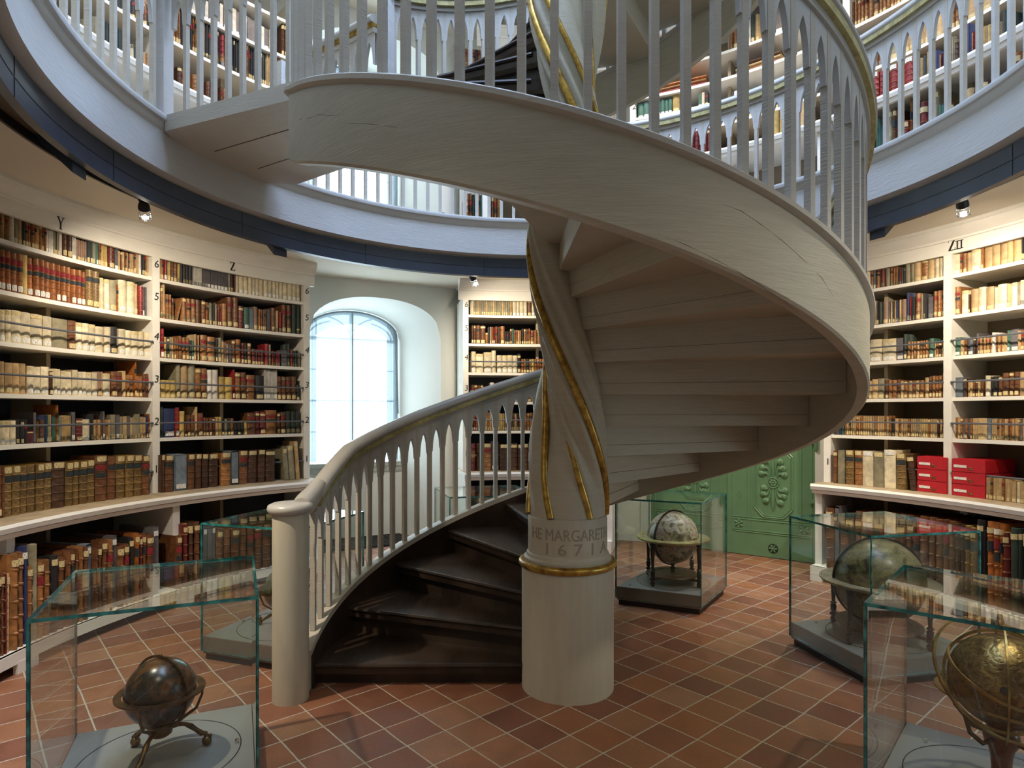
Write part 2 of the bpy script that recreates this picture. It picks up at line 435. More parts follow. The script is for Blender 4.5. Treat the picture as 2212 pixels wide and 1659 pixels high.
def globe_mat(name, stops, scale, rough=0.35, lines=(0.08,0.07,0.06), metal=0.0, bmp=0.0, lw=0.5):
    m, nt, b = new_mat(name); v = coords(nt, 'Object')
    n = noise(nt, v, scale, 8, 0.62, 0.6)
    col = ramp(nt, n, stops)
    n2 = noise(nt, v, scale*2.7, 4, 0.5, 1.5)
    ln = ramp(nt, n2, [(0.455, (0,0,0)), (0.485, (1,1,1)), (0.515, (0,0,0))])
    f = nd(nt, 'ShaderNodeMath', operation='MULTIPLY'); nt.links.new(ln, f.inputs[0]); f.inputs[1].default_value = lw
    nt.links.new(mix_color(nt, f.outputs[0], col, lines), b.inputs['Base Color'])
    b.inputs['Roughness'].default_value = rough; b.inputs['Metallic'].default_value = metal
    if bmp: bump(nt, b, n2, bmp, 0.006)
    return m
M['globe_pale'] = globe_mat('painted_celestial_globe', [(0.36,(0.06,0.06,0.05)),(0.43,(0.26,0.20,0.10)),(0.48,(0.50,0.44,0.28)),(0.53,(0.58,0.55,0.46)),(0.58,(0.46,0.20,0.15)),(0.62,(0.52,0.50,0.44)),(0.70,(0.12,0.15,0.19))], 13, 0.35, (0.03,0.03,0.03), lw=0.8)
M['globe_olive'] = globe_mat('painted_earth_globe', [(0.38,(0.03,0.03,0.018)),(0.45,(0.13,0.115,0.045)),(0.52,(0.25,0.21,0.09)),(0.58,(0.12,0.11,0.06)),(0.66,(0.30,0.24,0.12))], 10, 0.32, (0.07,0.05,0.06), lw=0.6)
M['globe_dark'] = globe_mat('dark_varnished_globe', [(0.36,(0.006,0.010,0.007)),(0.5,(0.020,0.018,0.010)),(0.58,(0.13,0.05,0.014)),(0.7,(0.05,0.03,0.012))], 9, 0.25, (0.09,0.06,0.03), lw=0.3)
M['globe_brass'] = globe_mat('engraved_brass_globe', [(0.36,(0.07,0.04,0.012)),(0.48,(0.20,0.125,0.04)),(0.56,(0.36,0.24,0.085)),(0.66,(0.16,0.10,0.035))], 9, 0.36, (0.03,0.02,0.01), 0.85, 0.9, 0.7)
M['globe_green'] = globe_mat('green_bronze_globe', [(0.35,(0.03,0.035,0.02)),(0.6,(0.12,0.13,0.06))], 9, 0.35)

# books: cover colours by code letter, the words used for them in the labels, and the kind of spine
BOOKS = {
 't': ((0.30,0.138,0.048), 'tan leather', 'L'), 'T': ((0.27,0.10,0.030), 'red-brown calf', 'L'), 'o': ((0.38,0.135,0.033), 'orange leather', 'L'),
 'b': ((0.155,0.066,0.028), 'brown leather', 'L'), 'B': ((0.20,0.125,0.045), 'gilt-tooled brown leather', 'L'), 'd': ((0.075,0.036,0.020), 'dark brown leather', 'L'),
 'k': ((0.016,0.016,0.018), 'black', 'P'), 'v': ((0.70,0.64,0.46), 'cream vellum', 'P'), 'w': ((0.78,0.77,0.74), 'white', 'P'),
 'l': ((0.55,0.54,0.50), 'pale grey', 'F'), 'g': ((0.125,0.12,0.135), 'slate grey boxed', 'F'), 'x': ((0.17,0.22,0.28), 'blue-grey boxed', 'F'),
 'r': ((0.24,0.018,0.022), 'red', 'L'), 'm': ((0.14,0.022,0.022), 'maroon', 'L'), 'y': ((0.50,0.37,0.12), 'yellowish', 'P'),
 'n': ((0.025,0.045,0.035), 'dark green', 'P'), 'u': ((0.022,0.035,0.12), 'navy blue', 'P'), 'e': ((0.06,0.16,0.125), 'teal green', 'P'),
 'p': ((0.30,0.195,0.14), 'dusty pink paper', 'P'), 'c': ((0.50,0.355,0.18), 'tan paper', 'P'), 's': ((0.28,0.26,0.175), 'olive grey', 'P'),
}
def book_mat(code):
    col, word, kind = BOOKS[code]
    m, nt, b = new_mat('book_cover_' + word.replace(' ', '_').replace('-', '_'))
    tc = nd(nt, 'ShaderNodeTexCoord'); oi = nd(nt, 'ShaderNodeObjectInfo')
    geo = nd(nt, 'ShaderNodeNewGeometry')
    n = noise(nt, geo.outputs['Position'], 26.0, 6, 0.6)
    big = noise(nt, geo.outputs['Position'], 7.0, 2)
    k = 0.34 if kind == 'L' else 0.2
    lo = tuple(c*(1-k) for c in col); hi = tuple(min(1, c*(1+k)) for c in col)
    cc = ramp(nt, n, [(0.32, lo), (0.5, col), (0.68, hi)])
    cc = mix_color(nt, 0.5, cc, ramp(nt, big, [(0.35, (0.55,0.52,0.5)), (0.65, (1.2,1.15,1.1))]), 'MULTIPLY')
    # every individual a little lighter or darker
    r = ramp(nt, oi.outputs['Random'], [(0.0, (0.72,0.70,0.68)), (1.0, (1.25,1.22,1.18))])
    cc = mix_color(nt, 0.8, cc, r, 'MULTIPLY')
    if kind == 'L':
        # raised bands with dark rubbed joints, in the height of the spine
        sp = nd(nt, 'ShaderNodeSeparateXYZ'); nt.links.new(tc.outputs['Generated'], sp.inputs[0])
        w = nd(nt, 'ShaderNodeMath', operation='MULTIPLY'); nt.links.new(sp.outputs[2], w.inputs[0]); w.inputs[1].default_value = 6.0
        fr = nd(nt, 'ShaderNodeMath', operation='FRACT'); nt.links.new(w.outputs[0], fr.inputs[0])
        ln = ramp(nt, fr.outputs[0], [(0.0, (1,1,1)), (0.06, (0,0,0)), (0.94, (0,0,0)), (1.0, (1,1,1))])
        g = {'B': (0.42,0.29,0.08), 'r': (0.5,0.33,0.1), 'm': (0.45,0.3,0.1)}.get(code, tuple(c*0.35 for c in col))
        f = nd(nt, 'ShaderNodeMath', operation='MULTIPLY'); nt.links.new(ln, f.inputs[0]); f.inputs[1].default_value = 0.55
        cc = mix_color(nt, f.outputs[0], cc, g)
        if code == 'B':     # lozenges between the bands
            a = nd(nt, 'ShaderNodeMath', operation='SUBTRACT'); nt.links.new(fr.outputs[0], a.inputs[0]); a.inputs[1].default_value = 0.5
            a2 = nd(nt, 'ShaderNodeMath', operation='ABSOLUTE'); nt.links.new(a.outputs[0], a2.inputs[0])
            y = nd(nt, 'ShaderNodeMath', operation='SUBTRACT'); nt.links.new(sp.outputs[1], y.inputs[0]); y.inputs[1].default_value = 0.5
            y2 = nd(nt, 'ShaderNodeMath', operation='ABSOLUTE'); nt.links.new(y.outputs[0], y2.inputs[0])
            s_ = nd(nt, 'ShaderNodeMath', operation='ADD'); nt.links.new(a2.outputs[0], s_.inputs[0]); nt.links.new(y2.outputs[0], s_.inputs[1])
            lz = ramp(nt, s_.outputs[0], [(0.26, (0,0,0)), (0.29, (1,1,1)), (0.34, (1,1,1)), (0.37, (0,0,0))])
            f2 = nd(nt, 'ShaderNodeMath', operation='MULTIPLY'); nt.links.new(lz, f2.inputs[0]); f2.inputs[1].default_value = 0.75
            cc = mix_color(nt, f2.outputs[0], cc, (0.035,0.02,0.01))
    nt.links.new(cc, b.inputs['Base Color'])
    b.inputs['Roughness'].default_value = {'L': 0.42, 'P': 0.6, 'F': 0.7}[kind]
    bump(nt, b, n, 0.15, 0.004)
    return m
BM = {k: book_mat(k) for k in BOOKS}
M['pages'] = simple('page_edges', (0.52, 0.42, 0.27), 0.8, nscale=30, var=0.25, stretch=(8,8,0.3))
def sticker(name, col):
    m, nt, b = new_mat(name)
    tc = nd(nt, 'ShaderNodeTexCoord'); mp = nd(nt, 'ShaderNodeMapping'); mp.inputs['Scale'].default_value = (0.0, 3.0, 6.0)
    nt.links.new(tc.outputs['Generated'], mp.inputs[0])
    n = noise(nt, mp.outputs[0], 2.2, 2, 0.7)
    nt.links.new(ramp(nt, n, [(0.56, col), (0.60, tuple(c*0.25 for c in col))]), b.inputs['Base Color'])
    b.inputs['Roughness'].default_value = 0.7
    return m
M['stk_w'] = sticker('white_shelf_mark', (0.82,0.81,0.76)); M['stk_y'] = sticker('yellowed_shelf_mark', (0.66,0.54,0.28))
M['stk_r'] = sticker('red_title_label', (0.24,0.015,0.02)); M['stk_k'] = sticker('dark_title_label', (0.02,0.03,0.035)); M['stk_g'] = sticker('green_title_label', (0.05,0.2,0.15))

# ------------------------------------------------------------------ room shell
RW = 3.95
fl = MB(); fl.lathe([(0.0, -0.12), (4.9, -0.12), (4.9, 0.0), (0.0, 0.0)], (C[0], C[1], 0), 96)
struct(fl.build('floor', M['floor'], smooth=20))
Z_CEIL, Z_GAL, Z_CEIL2 = 2.96, 3.35, 5.93
WINS = [63.0, 207.0]; WINS_UP = [63.0, 214.0, 326.0]; HW = 14.2  # windows after the first in each list are unseen, put in for daylight
def arcs_without(cuts, half):
    cuts = sorted(cuts); out = []
    for i, c in enumerate(cuts):
        nxt = cuts[(i+1) % len(cuts)] + (360 if i == len(cuts)-1 else 0)
        out.append((c+half, nxt-half))
    return out
wall = MB()
for a0, a1 in arcs_without(WINS, HW): wall.sweep([(RW, 0), (RW+0.2, 0), (RW+0.2, Z_CEIL+0.2), (RW, Z_CEIL+0.2)], a0, a1, 2.5, C)
for a0, a1 in arcs_without(WINS_UP, HW): wall.sweep([(RW, Z_CEIL+0.2), (RW+0.2, Z_CEIL+0.2), (RW+0.2, Z_CEIL2+0.4), (RW, Z_CEIL2+0.4)], a0, a1, 2.5, C)
wall.sweep([(RW, Z_CEIL2+0.4), (RW+0.2, Z_CEIL2+0.4), (RW+0.2, 9.2), (RW, 9.2)], 0, 360, 5, C, closed=True)
struct(wall.build('wall_round', M['plaster'], smooth=20))
# gallery floor (its underside is the ceiling of the ground floor), and the next one above
for nm, z0, z1, mt in (('ceiling', Z_CEIL, Z_GAL-0.02, 'ceil'), ('ceiling', Z_CEIL2, Z_CEIL2+0.36, 'ceil')):
    g = MB(); g.sweep([(2.535, z0), (RW, z0), (RW, z1), (2.535, z1)], 0, 360, 3, C, closed=True, mi=[0, 0, 1, 0])
    struct(g.build(nm, [M[mt], M['ledge_wood']], smooth=20))
top = MB(); top.lathe([(0, 9.2), (RW+0.2, 9.2), (RW+0.2, 9.35), (0, 9.35)], (C[0], C[1], 0), 48)
struct(top.build('ceiling', M['ceil']))
top_disc = MB(); top_disc.lathe([(0.0, 9.14), (2.3, 9.14), (2.3, 9.17), (0.0, 9.17)], (C[0], C[1], 0), 48)
struct(top_disc.build('window_4', M['top_glow']))  # unseen glowing disc, added to light the stairwell from above

# gallery edge: fascia with a moulded lip
def fascia(zb, name):
    f = MB()
    f.sweep([(2.46, zb), (2.50, zb-0.015), (2.53, zb-0.015), (2.53, zb+0.34), (2.43, zb+0.34), (2.425, zb+0.325), (2.43, zb+0.305), (2.445, zb+0.30), (2.45, zb+0.285), (2.455, zb+0.265), (2.468, zb+0.25)], 0, 360, 2, C, closed=True)
    return struct(f.build(name, M['paint_up'], smooth=40))
fascia(3.01, 'trim_1'); fascia(5.98, 'trim_2')

# window niches: local frame on the wall chord, x along the wall, n outwards
def niche(idx, phi_c, zf, zsill, zspring, zapex, ztop, w_apex, w_spring, win_no, sill_mat, curtain=True, pane='sky'):
    d = (-cos(rad(phi_c)), sin(rad(phi_c))); ex = (sin(rad(phi_c)), cos(rad(phi_c)))
    Rm = RW*cos(rad(HW)) + 0.02; o = (C[0]+d[0]*Rm, C[1]+d[1]*Rm)
    def P(x, n, z): return (o[0]+ex[0]*x+d[0]*n, o[1]+ex[1]*x+d[1]*n, z)
    hw0 = 0.74; wl, wr = -0.71, 0.434; n1 = 0.69; half = RW*sin(rad(HW))+0.02
    def arch(n_, l, r, zs, za, p=2.6):
        pts = []
        for i in range(n_+1):
            t = i/n_; x = l+(r-l)*t; u = abs(2*t-1)
            pts.append((x, zs+(za-zs)*(1-u**p)**(1/ p)))
        return pts
    N = 28
    A0 = arch(N, -hw0, hw0, zspring, zapex, 2.3); A1 = arch(N, wl, wr, w_spring, w_apex, 2.0)
    # wall face with the arched opening
    f = MB(); t = 0.0
    vs = [P(x, 0, z) for x, z in A0] + [P(-half + (2*half)*i/N, 0, ztop) for i in range(N+1)]
    f.add(vs, [(i, i+1, N+1+i+1, N+1+i) for i in range(N)])
    f.add([P(-half,0,zf), P(-hw0,0,zf), P(-hw0,0,zspring), P(-half,0,ztop)], [(0,1,2,3)])
    f.add([P(half,0,zf), P(hw0,0,zf), P(hw0,0,zspring), P(half,0,ztop)], [(0,1,2,3)])
    # reveal
    r0 = [(-hw0, zf)]+A0+[(hw0, zf)]; r1 = [(wl, zf)]+A1+[(wr, zf)]
    vs = [P(x,0,z) for x, z in r0]+[P(x,n1,z) for x, z in r1]; k = len(r0)
    f.add(vs, [(i, i+1, k+i+1, k+i) for i in range(k-1)])
    # outer face round the window and thickness behind, so that no light leaks
    rr = [(-half-0.25, zf-0.1)]+[(-half-0.25+(2*half+0.5)*i/N, ztop+0.1) for i in range(N+1)]+[(half+0.25, zf-0.1)]
    vs = [P(x,n1,z) for x, z in r1]+[P(x,n1+0.01,z) for x, z in rr]
    f.add(vs, [(i, i+1, k+i+1, k+i) for i in range(k-1)])
    # parapet under the sill
    f.add([P(wl-0.05,n1-0.07,zf), P(wr+0.05,n1-0.07,zf), P(wr+0.05,n1-0.07,zsill-0.04), P(wl-0.05,n1-0.07,zsill-0.04)], [(0,1,2,3)])
    f.add([P(wl-0.3,n1+0.3,zf), P(wr+0.3,n1+0.3,zf), P(wr+0.3,n1+0.3,zsill), P(wl-0.3,n1+0.3,zsill)], [(0,1,2,3)])
    f.add([P(-half,0,ztop), P(half,0,ztop), P(half,n1,ztop+0.1), P(-half,n1,ztop+0.1)], [(0,1,2,3)])
    f.add([P(-half,0,zf), P(-half,0.02,ztop), P(-half-0.25,n1,ztop+0.1), P(-half-0.25,n1,zf)], [(0,1,2,3)])
    f.add([P(half,0,zf), P(half,0.02,ztop), P(half+0.25,n1,ztop+0.1), P(half+0.25,n1,zf)], [(0,1,2,3)])
    f.add([P(wl-0.3,0,zf-0.001), P(wr+0.6,0,zf-0.001), P(wr+0.6,n1+0.3,zf-0.001), P(wl-0.3,n1+0.3,zf-0.001)], [(0,1,2,3)])
    struct(f.build('wall_niche_%s' % ('north', 'south_east', 'south_west', 'upper_north', 'upper_south_east', 'upper_south_west')[idx], M['plaster'], smooth=25))
    # the window: frame, glazing bars, fanlight tracery, bright sky behind
    w = empty('window_%d' % win_no, P((wl+wr)/2, n1, zsill)); struct(w)
    sk = MB(); sk.add([P(wl-0.2,n1+0.16,zsill-0.3), P(wr+0.2,n1+0.16,zsill-0.3), P(wr+0.2,n1+0.16,w_apex+0.25), P(wl-0.2,n1+0.16,w_apex+0.25)], [(0,1,2,3)])
    sk.build('sky_pane', M[pane], w)
    sl = MB(); sl.obox(o, ex, d, wl-0.02, wr+0.03, n1-0.11, n1+0.1, zsill-0.05, zsill)
    sl.obox(o, ex, d, wl-0.02, wr+0.02, n1-0.095, n1+0.1, zsill-0.11, zsill-0.05)
    sl.build('sill', M[sill_mat], w)
    fr = MB(); cx = (wl+wr)/2
    def bar(p, q, th=0.018): fr.tube([P(p[0], n1+0.05, p[1]), P(q[0], n1+0.05, q[1])], th, 6)
    fr.tube([P(x, n1+0.05, z) for x, z in [(wl, zsill)]+A1+[(wr, zsill)]], 0.045, 6)
    ztr = w_spring - 0.02
    bar((wl, ztr), (wr, ztr), 0.022); bar((cx, zsill), (cx, w_apex), 0.020)
    for i in (1, 2, 4, 5): bar((wl+(wr-wl)*i/6, zsill), (wl+(wr-wl)*i/6, ztr), 0.006)
    nr = max(3, int((ztr-zsill)/0.31))
    for i in range(1, nr): bar((wl, zsill+(ztr-zsill)*i/nr), (wr, zsill+(ztr-zsill)*i/nr), 0.012 if i == 2 else 0.006)
    for sgn in (-1, 1):
        fr.tube([P(cx+sgn*0.36*(1-cos(a)), n1+0.05, ztr+0.36*0.75*sin(a)) for a in [i*0.16 for i in range(9)]], 0.010, 6)
        fr.tube([P(cx+sgn*(0.5-0.36*(1-cos(a))), n1+0.05, ztr+0.36*0.6*sin(a)) for a in [i*0.16 for i in range(9)]], 0.010, 6)
    fr.build('glazing_bars', M['frame'], w)
    if curtain:
        cu = MB()
        for (a, b_) in ((wl+0.01, wl+0.16), (wr-0.15, wr-0.01)):
            pts = []
            K = 14
            for i in range(K+1):
                x = a+(b_-a)*i/K; t_ = (x-wl)/(wr-wl); u = abs(2*t_-1)
                zt_ = w_spring+(w_apex-w_spring)*sqrt(max(0, 1-u*u))-0.02
                pts.append((x, n1-0.03+0.016*sin(i*1.9), zt_))
            cu.add([P(x, n, zsill+0.02) for x, n, z in pts]+[P(x, n, z) for x, n, z in pts], [(i, i+1, K+1+i+1, K+1+i) for i in range(K)])
        K = 24; pts = []
        for i in range(K+1):
            x = wl+0.15+(wr-wl-0.3)*i/K; t_ = (x-wl)/(wr-wl); u = abs(2*t_-1)
            zt_ = w_spring+(w_apex-w_spring)*sqrt(max(0, 1-u*u)); pts.append((x, zt_))
        cu.add([P(x, n1-0.03, z-0.16-0.05*abs(i-12)/12) for i, (x, z) in enumerate(pts)]+[P(x, n1-0.03, z-0.02) for x, z in pts], [(i, i+1, K+1+i+1, K+1+i) for i in range(K)])
        cu.build('curtain', M['curtain'], w, smooth=60)
        sh_ = MB(); sh_.v = [P(x, n1-0.02, zsill) for x, z in A1]+[P(x, n1-0.02, z-0.01) for x, z in A1]; sh_.f = [(i, i+1, N+2+i, N+1+i) for i in range(N)]; sh_.m = [0]*N
        sh_.build('sheer_blind', M['haze'], w, smooth=0)  # window haze, put in as a translucent sheet before the panes
        rl = MB(); rl.tube([P(x, n1-0.035, z-0.015) for x, z in [(wl+.01, zsill+0.6)]+A1[1:-1]+[(wr-.01, zsill+0.6)]], 0.011, 6)
        rl.tube([P(cx, n1-0.05, zsill), P(cx, n1-0.05, w_apex-0.02)], 0.010, 6)
        rl.build('curtain_rail', M['curtain_rail'], w)
    return o, ex, d
frames = {}
frames[63.0] = niche(0, 63.0, 0.0, 0.90, 2.36, 2.78, Z_CEIL, 2.72, 2.40, 1, 'stone')
niche(1, 207.0, 0.0, 0.90, 2.36, 2.78, Z_CEIL, 2.72, 2.40, 2, 'stone', pane='sky_dim')
for i, p in enumerate(WINS_UP):
    niche(i+3, p, Z_GAL-0.02, 4.03, 5.35, 5.72, Z_CEIL2, 5.62, 5.35, i+5, 'sillwood', pane='sky' if i == 0 else 'sky_dim')
gr = MB(); o, ex, d = frames[63.0]
for i in range(24): gr.obox(o, ex, d, -0.70+0.047*i, -0.68+0.047*i, 0.0, 0.60, 0.002, 0.014)
for i in range(14): gr.obox(o, ex, d, -0.70, 0.43, 0.0+0.045*i, 0.02+0.045*i, 0.004, 0.016)
gr.obox(o, ex, d, -0.72, 0.45, -0.02, 0.62, 0.001, 0.003)
tag(gr.build('floor_grate', M['grate'], origin=(o[0], o[1], 0)), 'black metal floor grate in front of the tall arched ground-floor window', 'grate')

# ------------------------------------------------------------------ staircase
DPHI, RISE = 19.2, 0.1695
def ph(k): return 76.5 + DPHI*(k-5)
ZK = [(13, 2.164), (14, 2.305), (15, 2.452), (16, 2.602), (17, 2.752), (18, 2.912), (19, 3.11), (20, 3.335)]
def zk(k):
    if 13 < k <= 20: return lerp_tab(ZK, k)
    return 0.13 + RISE*(k-1)
def lerp_tab(tab, x):
    if x <= tab[0][0]: return tab[0][1]
    for (a, b_), (c_, d_) in zip(tab, tab[1:]):
        if x <= c_: return b_+(d_-b_)*(x-a)/(c_-a)
    return tab[-1][1]
ZT = [(-10, 0.257-0.081), (330, 0.257+0.0081*330), (345, 3.09), (364, 3.26), (384, 3.44), (394, 3.52), (415, 3.69), (600, 3.69+0.0081*185)]
def zt(a): return lerp_tab(ZT, a)
RS0, RS1 = 1.398, 1.448
ZR = [(-8, 1.03), (-3, 1.04), (3, 1.075), (8, 1.14), (13, 1.205), (20, 0.257+0.0081*20+0.88)]
def zr(a): return lerp_tab(ZR, a) if a < 20 else zt(a)+0.88

stair = empty('spiral_staircase', (0,0,0))
tag(stair, 'white spiral staircase winding round a carved pillar with gilded cords', 'staircase')
# treads and risers
def line_pt(a, r, off):
    d = (-cos(rad(a)), sin(rad(a))); p = (sin(rad(a)), cos(rad(a)))
    return (d[0]*r+p[0]*off, d[1]*r+p[1]*off)
K_LAST = 31
for k in range(1, K_LAST):
    a0, a1 = ph(k), ph(k+1); n0, b1 = -0.022, 0.062
    ro = 1.396; af = a0+deg(n0/ro); ab = a1+deg(b1/ro)
    pts = [line_pt(a0, 0.09, n0), line_pt(a0, sqrt(ro*ro-n0*n0), n0)]
    for i in range(1, 6): pts.append(pol(ro, af+(ab-af)*i/6))
    pts += [line_pt(a1, sqrt(ro*ro-b1*b1), b1), line_pt(a1, 0.09, b1)]
    mb = MB(); z1 = zk(k); z0 = z1-0.060
    ns = len(pts); ms = [0]+[0]*5+[0]+[1]+[0]
    mb.prism(pts, z0, z1, 0, 1, ms[:ns])
    # rounded nosing strip
    p0, p1 = line_pt(a0, 0.2, n0-0.004), line_pt(a0, 1.38, n0-0.004)
    mb.tube([(p0[0], p0[1], z1-0.012), (p1[0], p1[1], z1-0.012)], 0.012, 6, 0)
    mb.build('tread', [M['tread'], M['cheek']], stair, smooth=25)
    rb = MB()
    q = [line_pt(a0, 0.09, 0.028), line_pt(a0, ro-0.003, 0.028), line_pt(a0, ro-0.003, 0.059), line_pt(a0, 0.09, 0.059)]
    zb = 0.0 if k == 1 else zk(k-1)
    rb.prism(q, zb, z0, 0, 1, [0, 0, 1, 0])
    if k > 1:       # open joint between riser and tread, seen from below
        j0, j1 = line_pt(a0, 0.12, 0.0600), line_pt(a0, ro-0.01, 0.0600)
        rb.tube([(j0[0], j0[1], zb), (j1[0], j1[1], zb)], 0.0018, 5, 2)
    rb.build('riser', [M['tread'], M['cheek'], M['brown_dark']], stair, smooth=0)
# outer stringer with a projecting lip, dark lining above the treads
A_END = 560
st = MB(); st.sweep2(lambda a: [(RS0, max(zt(a)-0.345, 0.0)), (RS1-0.008, max(zt(a)-0.345, 0.0)), (RS1, max(zt(a)-0.335, 0.004)), (RS1, zt(a)-0.035), (RS0, zt(a)-0.035)], -4, A_END, 1.5)
st.build('outer_stringer', M['cheek'], stair, smooth=40)
lp = MB(); lp.sweep2(lambda a: [(RS0-0.012, zt(a)-0.035), (RS1+0.008, zt(a)-0.035), (RS1+0.022, zt(a)-0.026), (RS1+0.022, zt(a)-0.008), (RS1+0.012, zt(a)), (RS0-0.012, zt(a))], -4, A_END, 1.5)
lp.build('stringer_lip', M['paint'], stair, smooth=40)
def ztread(a): return 0.13+RISE*((a-76.5)/DPHI+4)
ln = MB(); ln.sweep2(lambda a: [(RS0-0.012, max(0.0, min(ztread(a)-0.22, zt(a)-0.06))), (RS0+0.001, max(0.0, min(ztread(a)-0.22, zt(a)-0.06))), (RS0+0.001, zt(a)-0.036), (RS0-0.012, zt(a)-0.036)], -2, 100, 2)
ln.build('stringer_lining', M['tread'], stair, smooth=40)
for pts in ([(1420,505),(1480,528),(1545,560),(1600,590),(1650,622),(1700,655),(1740,690)], [(1560,440),(1600,455),(1640,482),(1690,520),(1730,556),(1775,600),(1800,640)], [(625,268),(648,258),(668,255),(690,247),(712,250),(735,248)], [(700,266),(760,267),(800,268),(850,274),(930,285)]):
    m = MB(); q_ = [ray_cyl(px, py, RS1+0.0002, True, O0) for px, py in pts]
    m.tube(q_, [0.0003]+[0.0009]*(len(q_)-2)+[0.0003], 5); m.build('paint_crack', M['brown_dark'], stair, smooth=0)
# foot post
post = MB(); pc = (-1.466, -0.171); pr = 0.092
post.lathe([(pr, 0), (pr, 0.955), (pr*0.99, 0.965), (pr*0.99, 0.975), (pr*1.03, 0.98)], (pc[0], pc[1], 0), 40)
post.build('foot_post', M['post'], stair, smooth=35)
# hand rail: rounded top, gilded band, plain fillet
RB = 1.425
PR_TOP = [(-0.048,-0.062), (0.040,-0.062), (0.052,-0.050), (0.050,-0.034), (0.044,-0.020), (0.030,-0.006), (0.008,0.0), (-0.014,0.0), (-0.036,-0.006), (-0.050,-0.020), (-0.056,-0.034), (-0.058,-0.050)]
def rail(a0, a1, zfun, R, c, par, step=1.5, drop=0.0, gm='gilt_pale'):
    r = MB(); r.sweep([(R+x, z) for x, z in PR_TOP], a0, a1, step, c, zf=zfun); r.build('handrail', M['rail'], par, smooth=50)
    r = MB(); r.sweep([(R-0.050, -0.094), (R+0.046, -0.094), (R+0.046, -0.062), (R-0.050, -0.062)], a0, a1, step, c, zf=zfun); r.build('gilded_band', M[gm], par, smooth=50)
    r = MB(); r.sweep([(R-0.026, -0.125), (R+0.026, -0.125), (R+0.026, -0.092), (R-0.026, -0.092)], a0, a1, step, c, zf=zfun); r.build('rail_fillet', M['rail'], par, smooth=50)
rail(2, 357, zr, RB, O0, stair, gm='gilt_pale'); rail(396, A_END, zr, RB, O0, stair)
# rail end sweeping onto the foot post as a volute cap
vc = MB(); path = []
pcx, pcy = pc
for a in (6, 4, 2, 0, -2, -4, -6): x, y = pol(RB, a); path.append((x, y, zr(a)-0.034))
vc.tube(path, [0.050, 0.053, 0.055, 0.058, 0.060, 0.058, 0.05], 14)
vc.lathe([(0.0, 0.972), (0.095, 0.972), (0.112, 0.982), (0.118, 1.0), (0.112, 1.018), (0.09, 1.028), (0.0, 1.032)], (pcx, pcy, 0), 40)
vc.build('rail_end_cap', M['rail'], stair, smooth=60)

# balusters and the pointed arcade under the rail
def bal_mesh():
    b = MB(); w = 0.0135; b.box(-w, w, -w, w, 0, 1)
    return b.mesh('baluster', M['paint'], smooth=0)
BAL = bal_mesh()
def arcade(phis, R, zu, c, spacing, par, mat, hb=0.0135, name='arcade_panel', apex=0.05, spring=0.21):
    m = MB(); r0, r1 = R-0.012, R+0.012; N = 6
    for i, a in enumerate(phis[:-1]):
        b_ = phis[i+1]
        if b_-a > spacing*1.7: continue
        ow = deg((hb+0.007)/R); l, r = a+ow, b_-ow
        pts = []
        for k in range(2*N+1):
            t = k/(2*N); u = 2*t if t <= 0.5 else 2*(1-t)
            g = sqrt(max(0, 1-(1-0.5*u)**2))/0.8660254
            am = l+(r-l)*t; pts.append((am, zu(am)-spring+(spring-apex)*g))
        bot = [(a, zu(a)-spring-0.001)] + pts + [(b_, zu(b_)-spring-0.001)]
        topz = [(p[0], zu(p[0])+0.004) for p in bot]
        o = len(m.v); n = len(bot)
        for rr in (r0, r1):
            for (am, z) in bot+topz: x, y = pol(rr, am, c); m.v.append((x, y, z))
        for k in range(n-1):
            if k == 0: pass
            m.f.append((o+k, o+k+1, o+n+k+1, o+n+k)); m.f.append((o+2*n+k, o+2*n+k+1, o+3*n+k+1, o+3*n+k))
            m.f.append((o+k, o+k+1, o+2*n+k+1, o+2*n+k)); m.m += [0]*3
    m.build(name, mat, par, smooth=30)
def balusters(phis, R, zb, zu, c, par, mat, limit_vis=None, w=1.0, name='baluster'):
    for a in phis:
        o = bpy.data.objects.new(name, BAL); COL.objects.link(o); o.parent = par
        x, y = pol(R, a, c); po = par['_o']
        o.location = (x-po[0], y-po[1], zb(a)-po[2]); o.rotation_euler = (0, 0, -rad(a)); o.scale = (w, w, zu(a)-zb(a)+0.004)
def bal_stuff(phis, R, zb, zu, c, par, mat, name):
    m = MB()
    for a in phis:
        d = (-cos(rad(a)), sin(rad(a))); p = (sin(rad(a)), cos(rad(a)))
        m.obox(c, d, p, R-0.0135, R+0.0135, -0.0135, 0.0135, zb(a), zu(a)+0.004)
    o = m.build(name, mat, par, smooth=0); o['kind'] = 'stuff'
zu_s = lambda a: zr(a)-0.125
SP = 4.35
ph1 = [2.7+SP*i for i in range(85)]; ph1 = [a for a in ph1 if a < 357]
ph2 = [398+SP*i for i in range(39)]; ph2 = [a for a in ph2 if a < A_END-2]
vis1 = [a for a in ph1 if a < 95 or a > 196]; inv1 = [a for a in ph1 if not (a < 95 or a > 196)]
vis2 = ph2[:20]; inv2 = ph2[20:]
allv = vis1+vis2; keep = allv[:100]; rest = allv[100:]
balusters(keep, RB, zt, zu_s, O0, stair, M['paint'])
bal_stuff(rest+inv1+inv2, RB, zt, zu_s, O0, stair, M['paint'], 'further_balusters')
arcade(ph1, RB, zu_s, O0, SP, stair, M['paint_up']); arcade(ph2, RB, zu_s, O0, SP, stair, M['paint_up'])
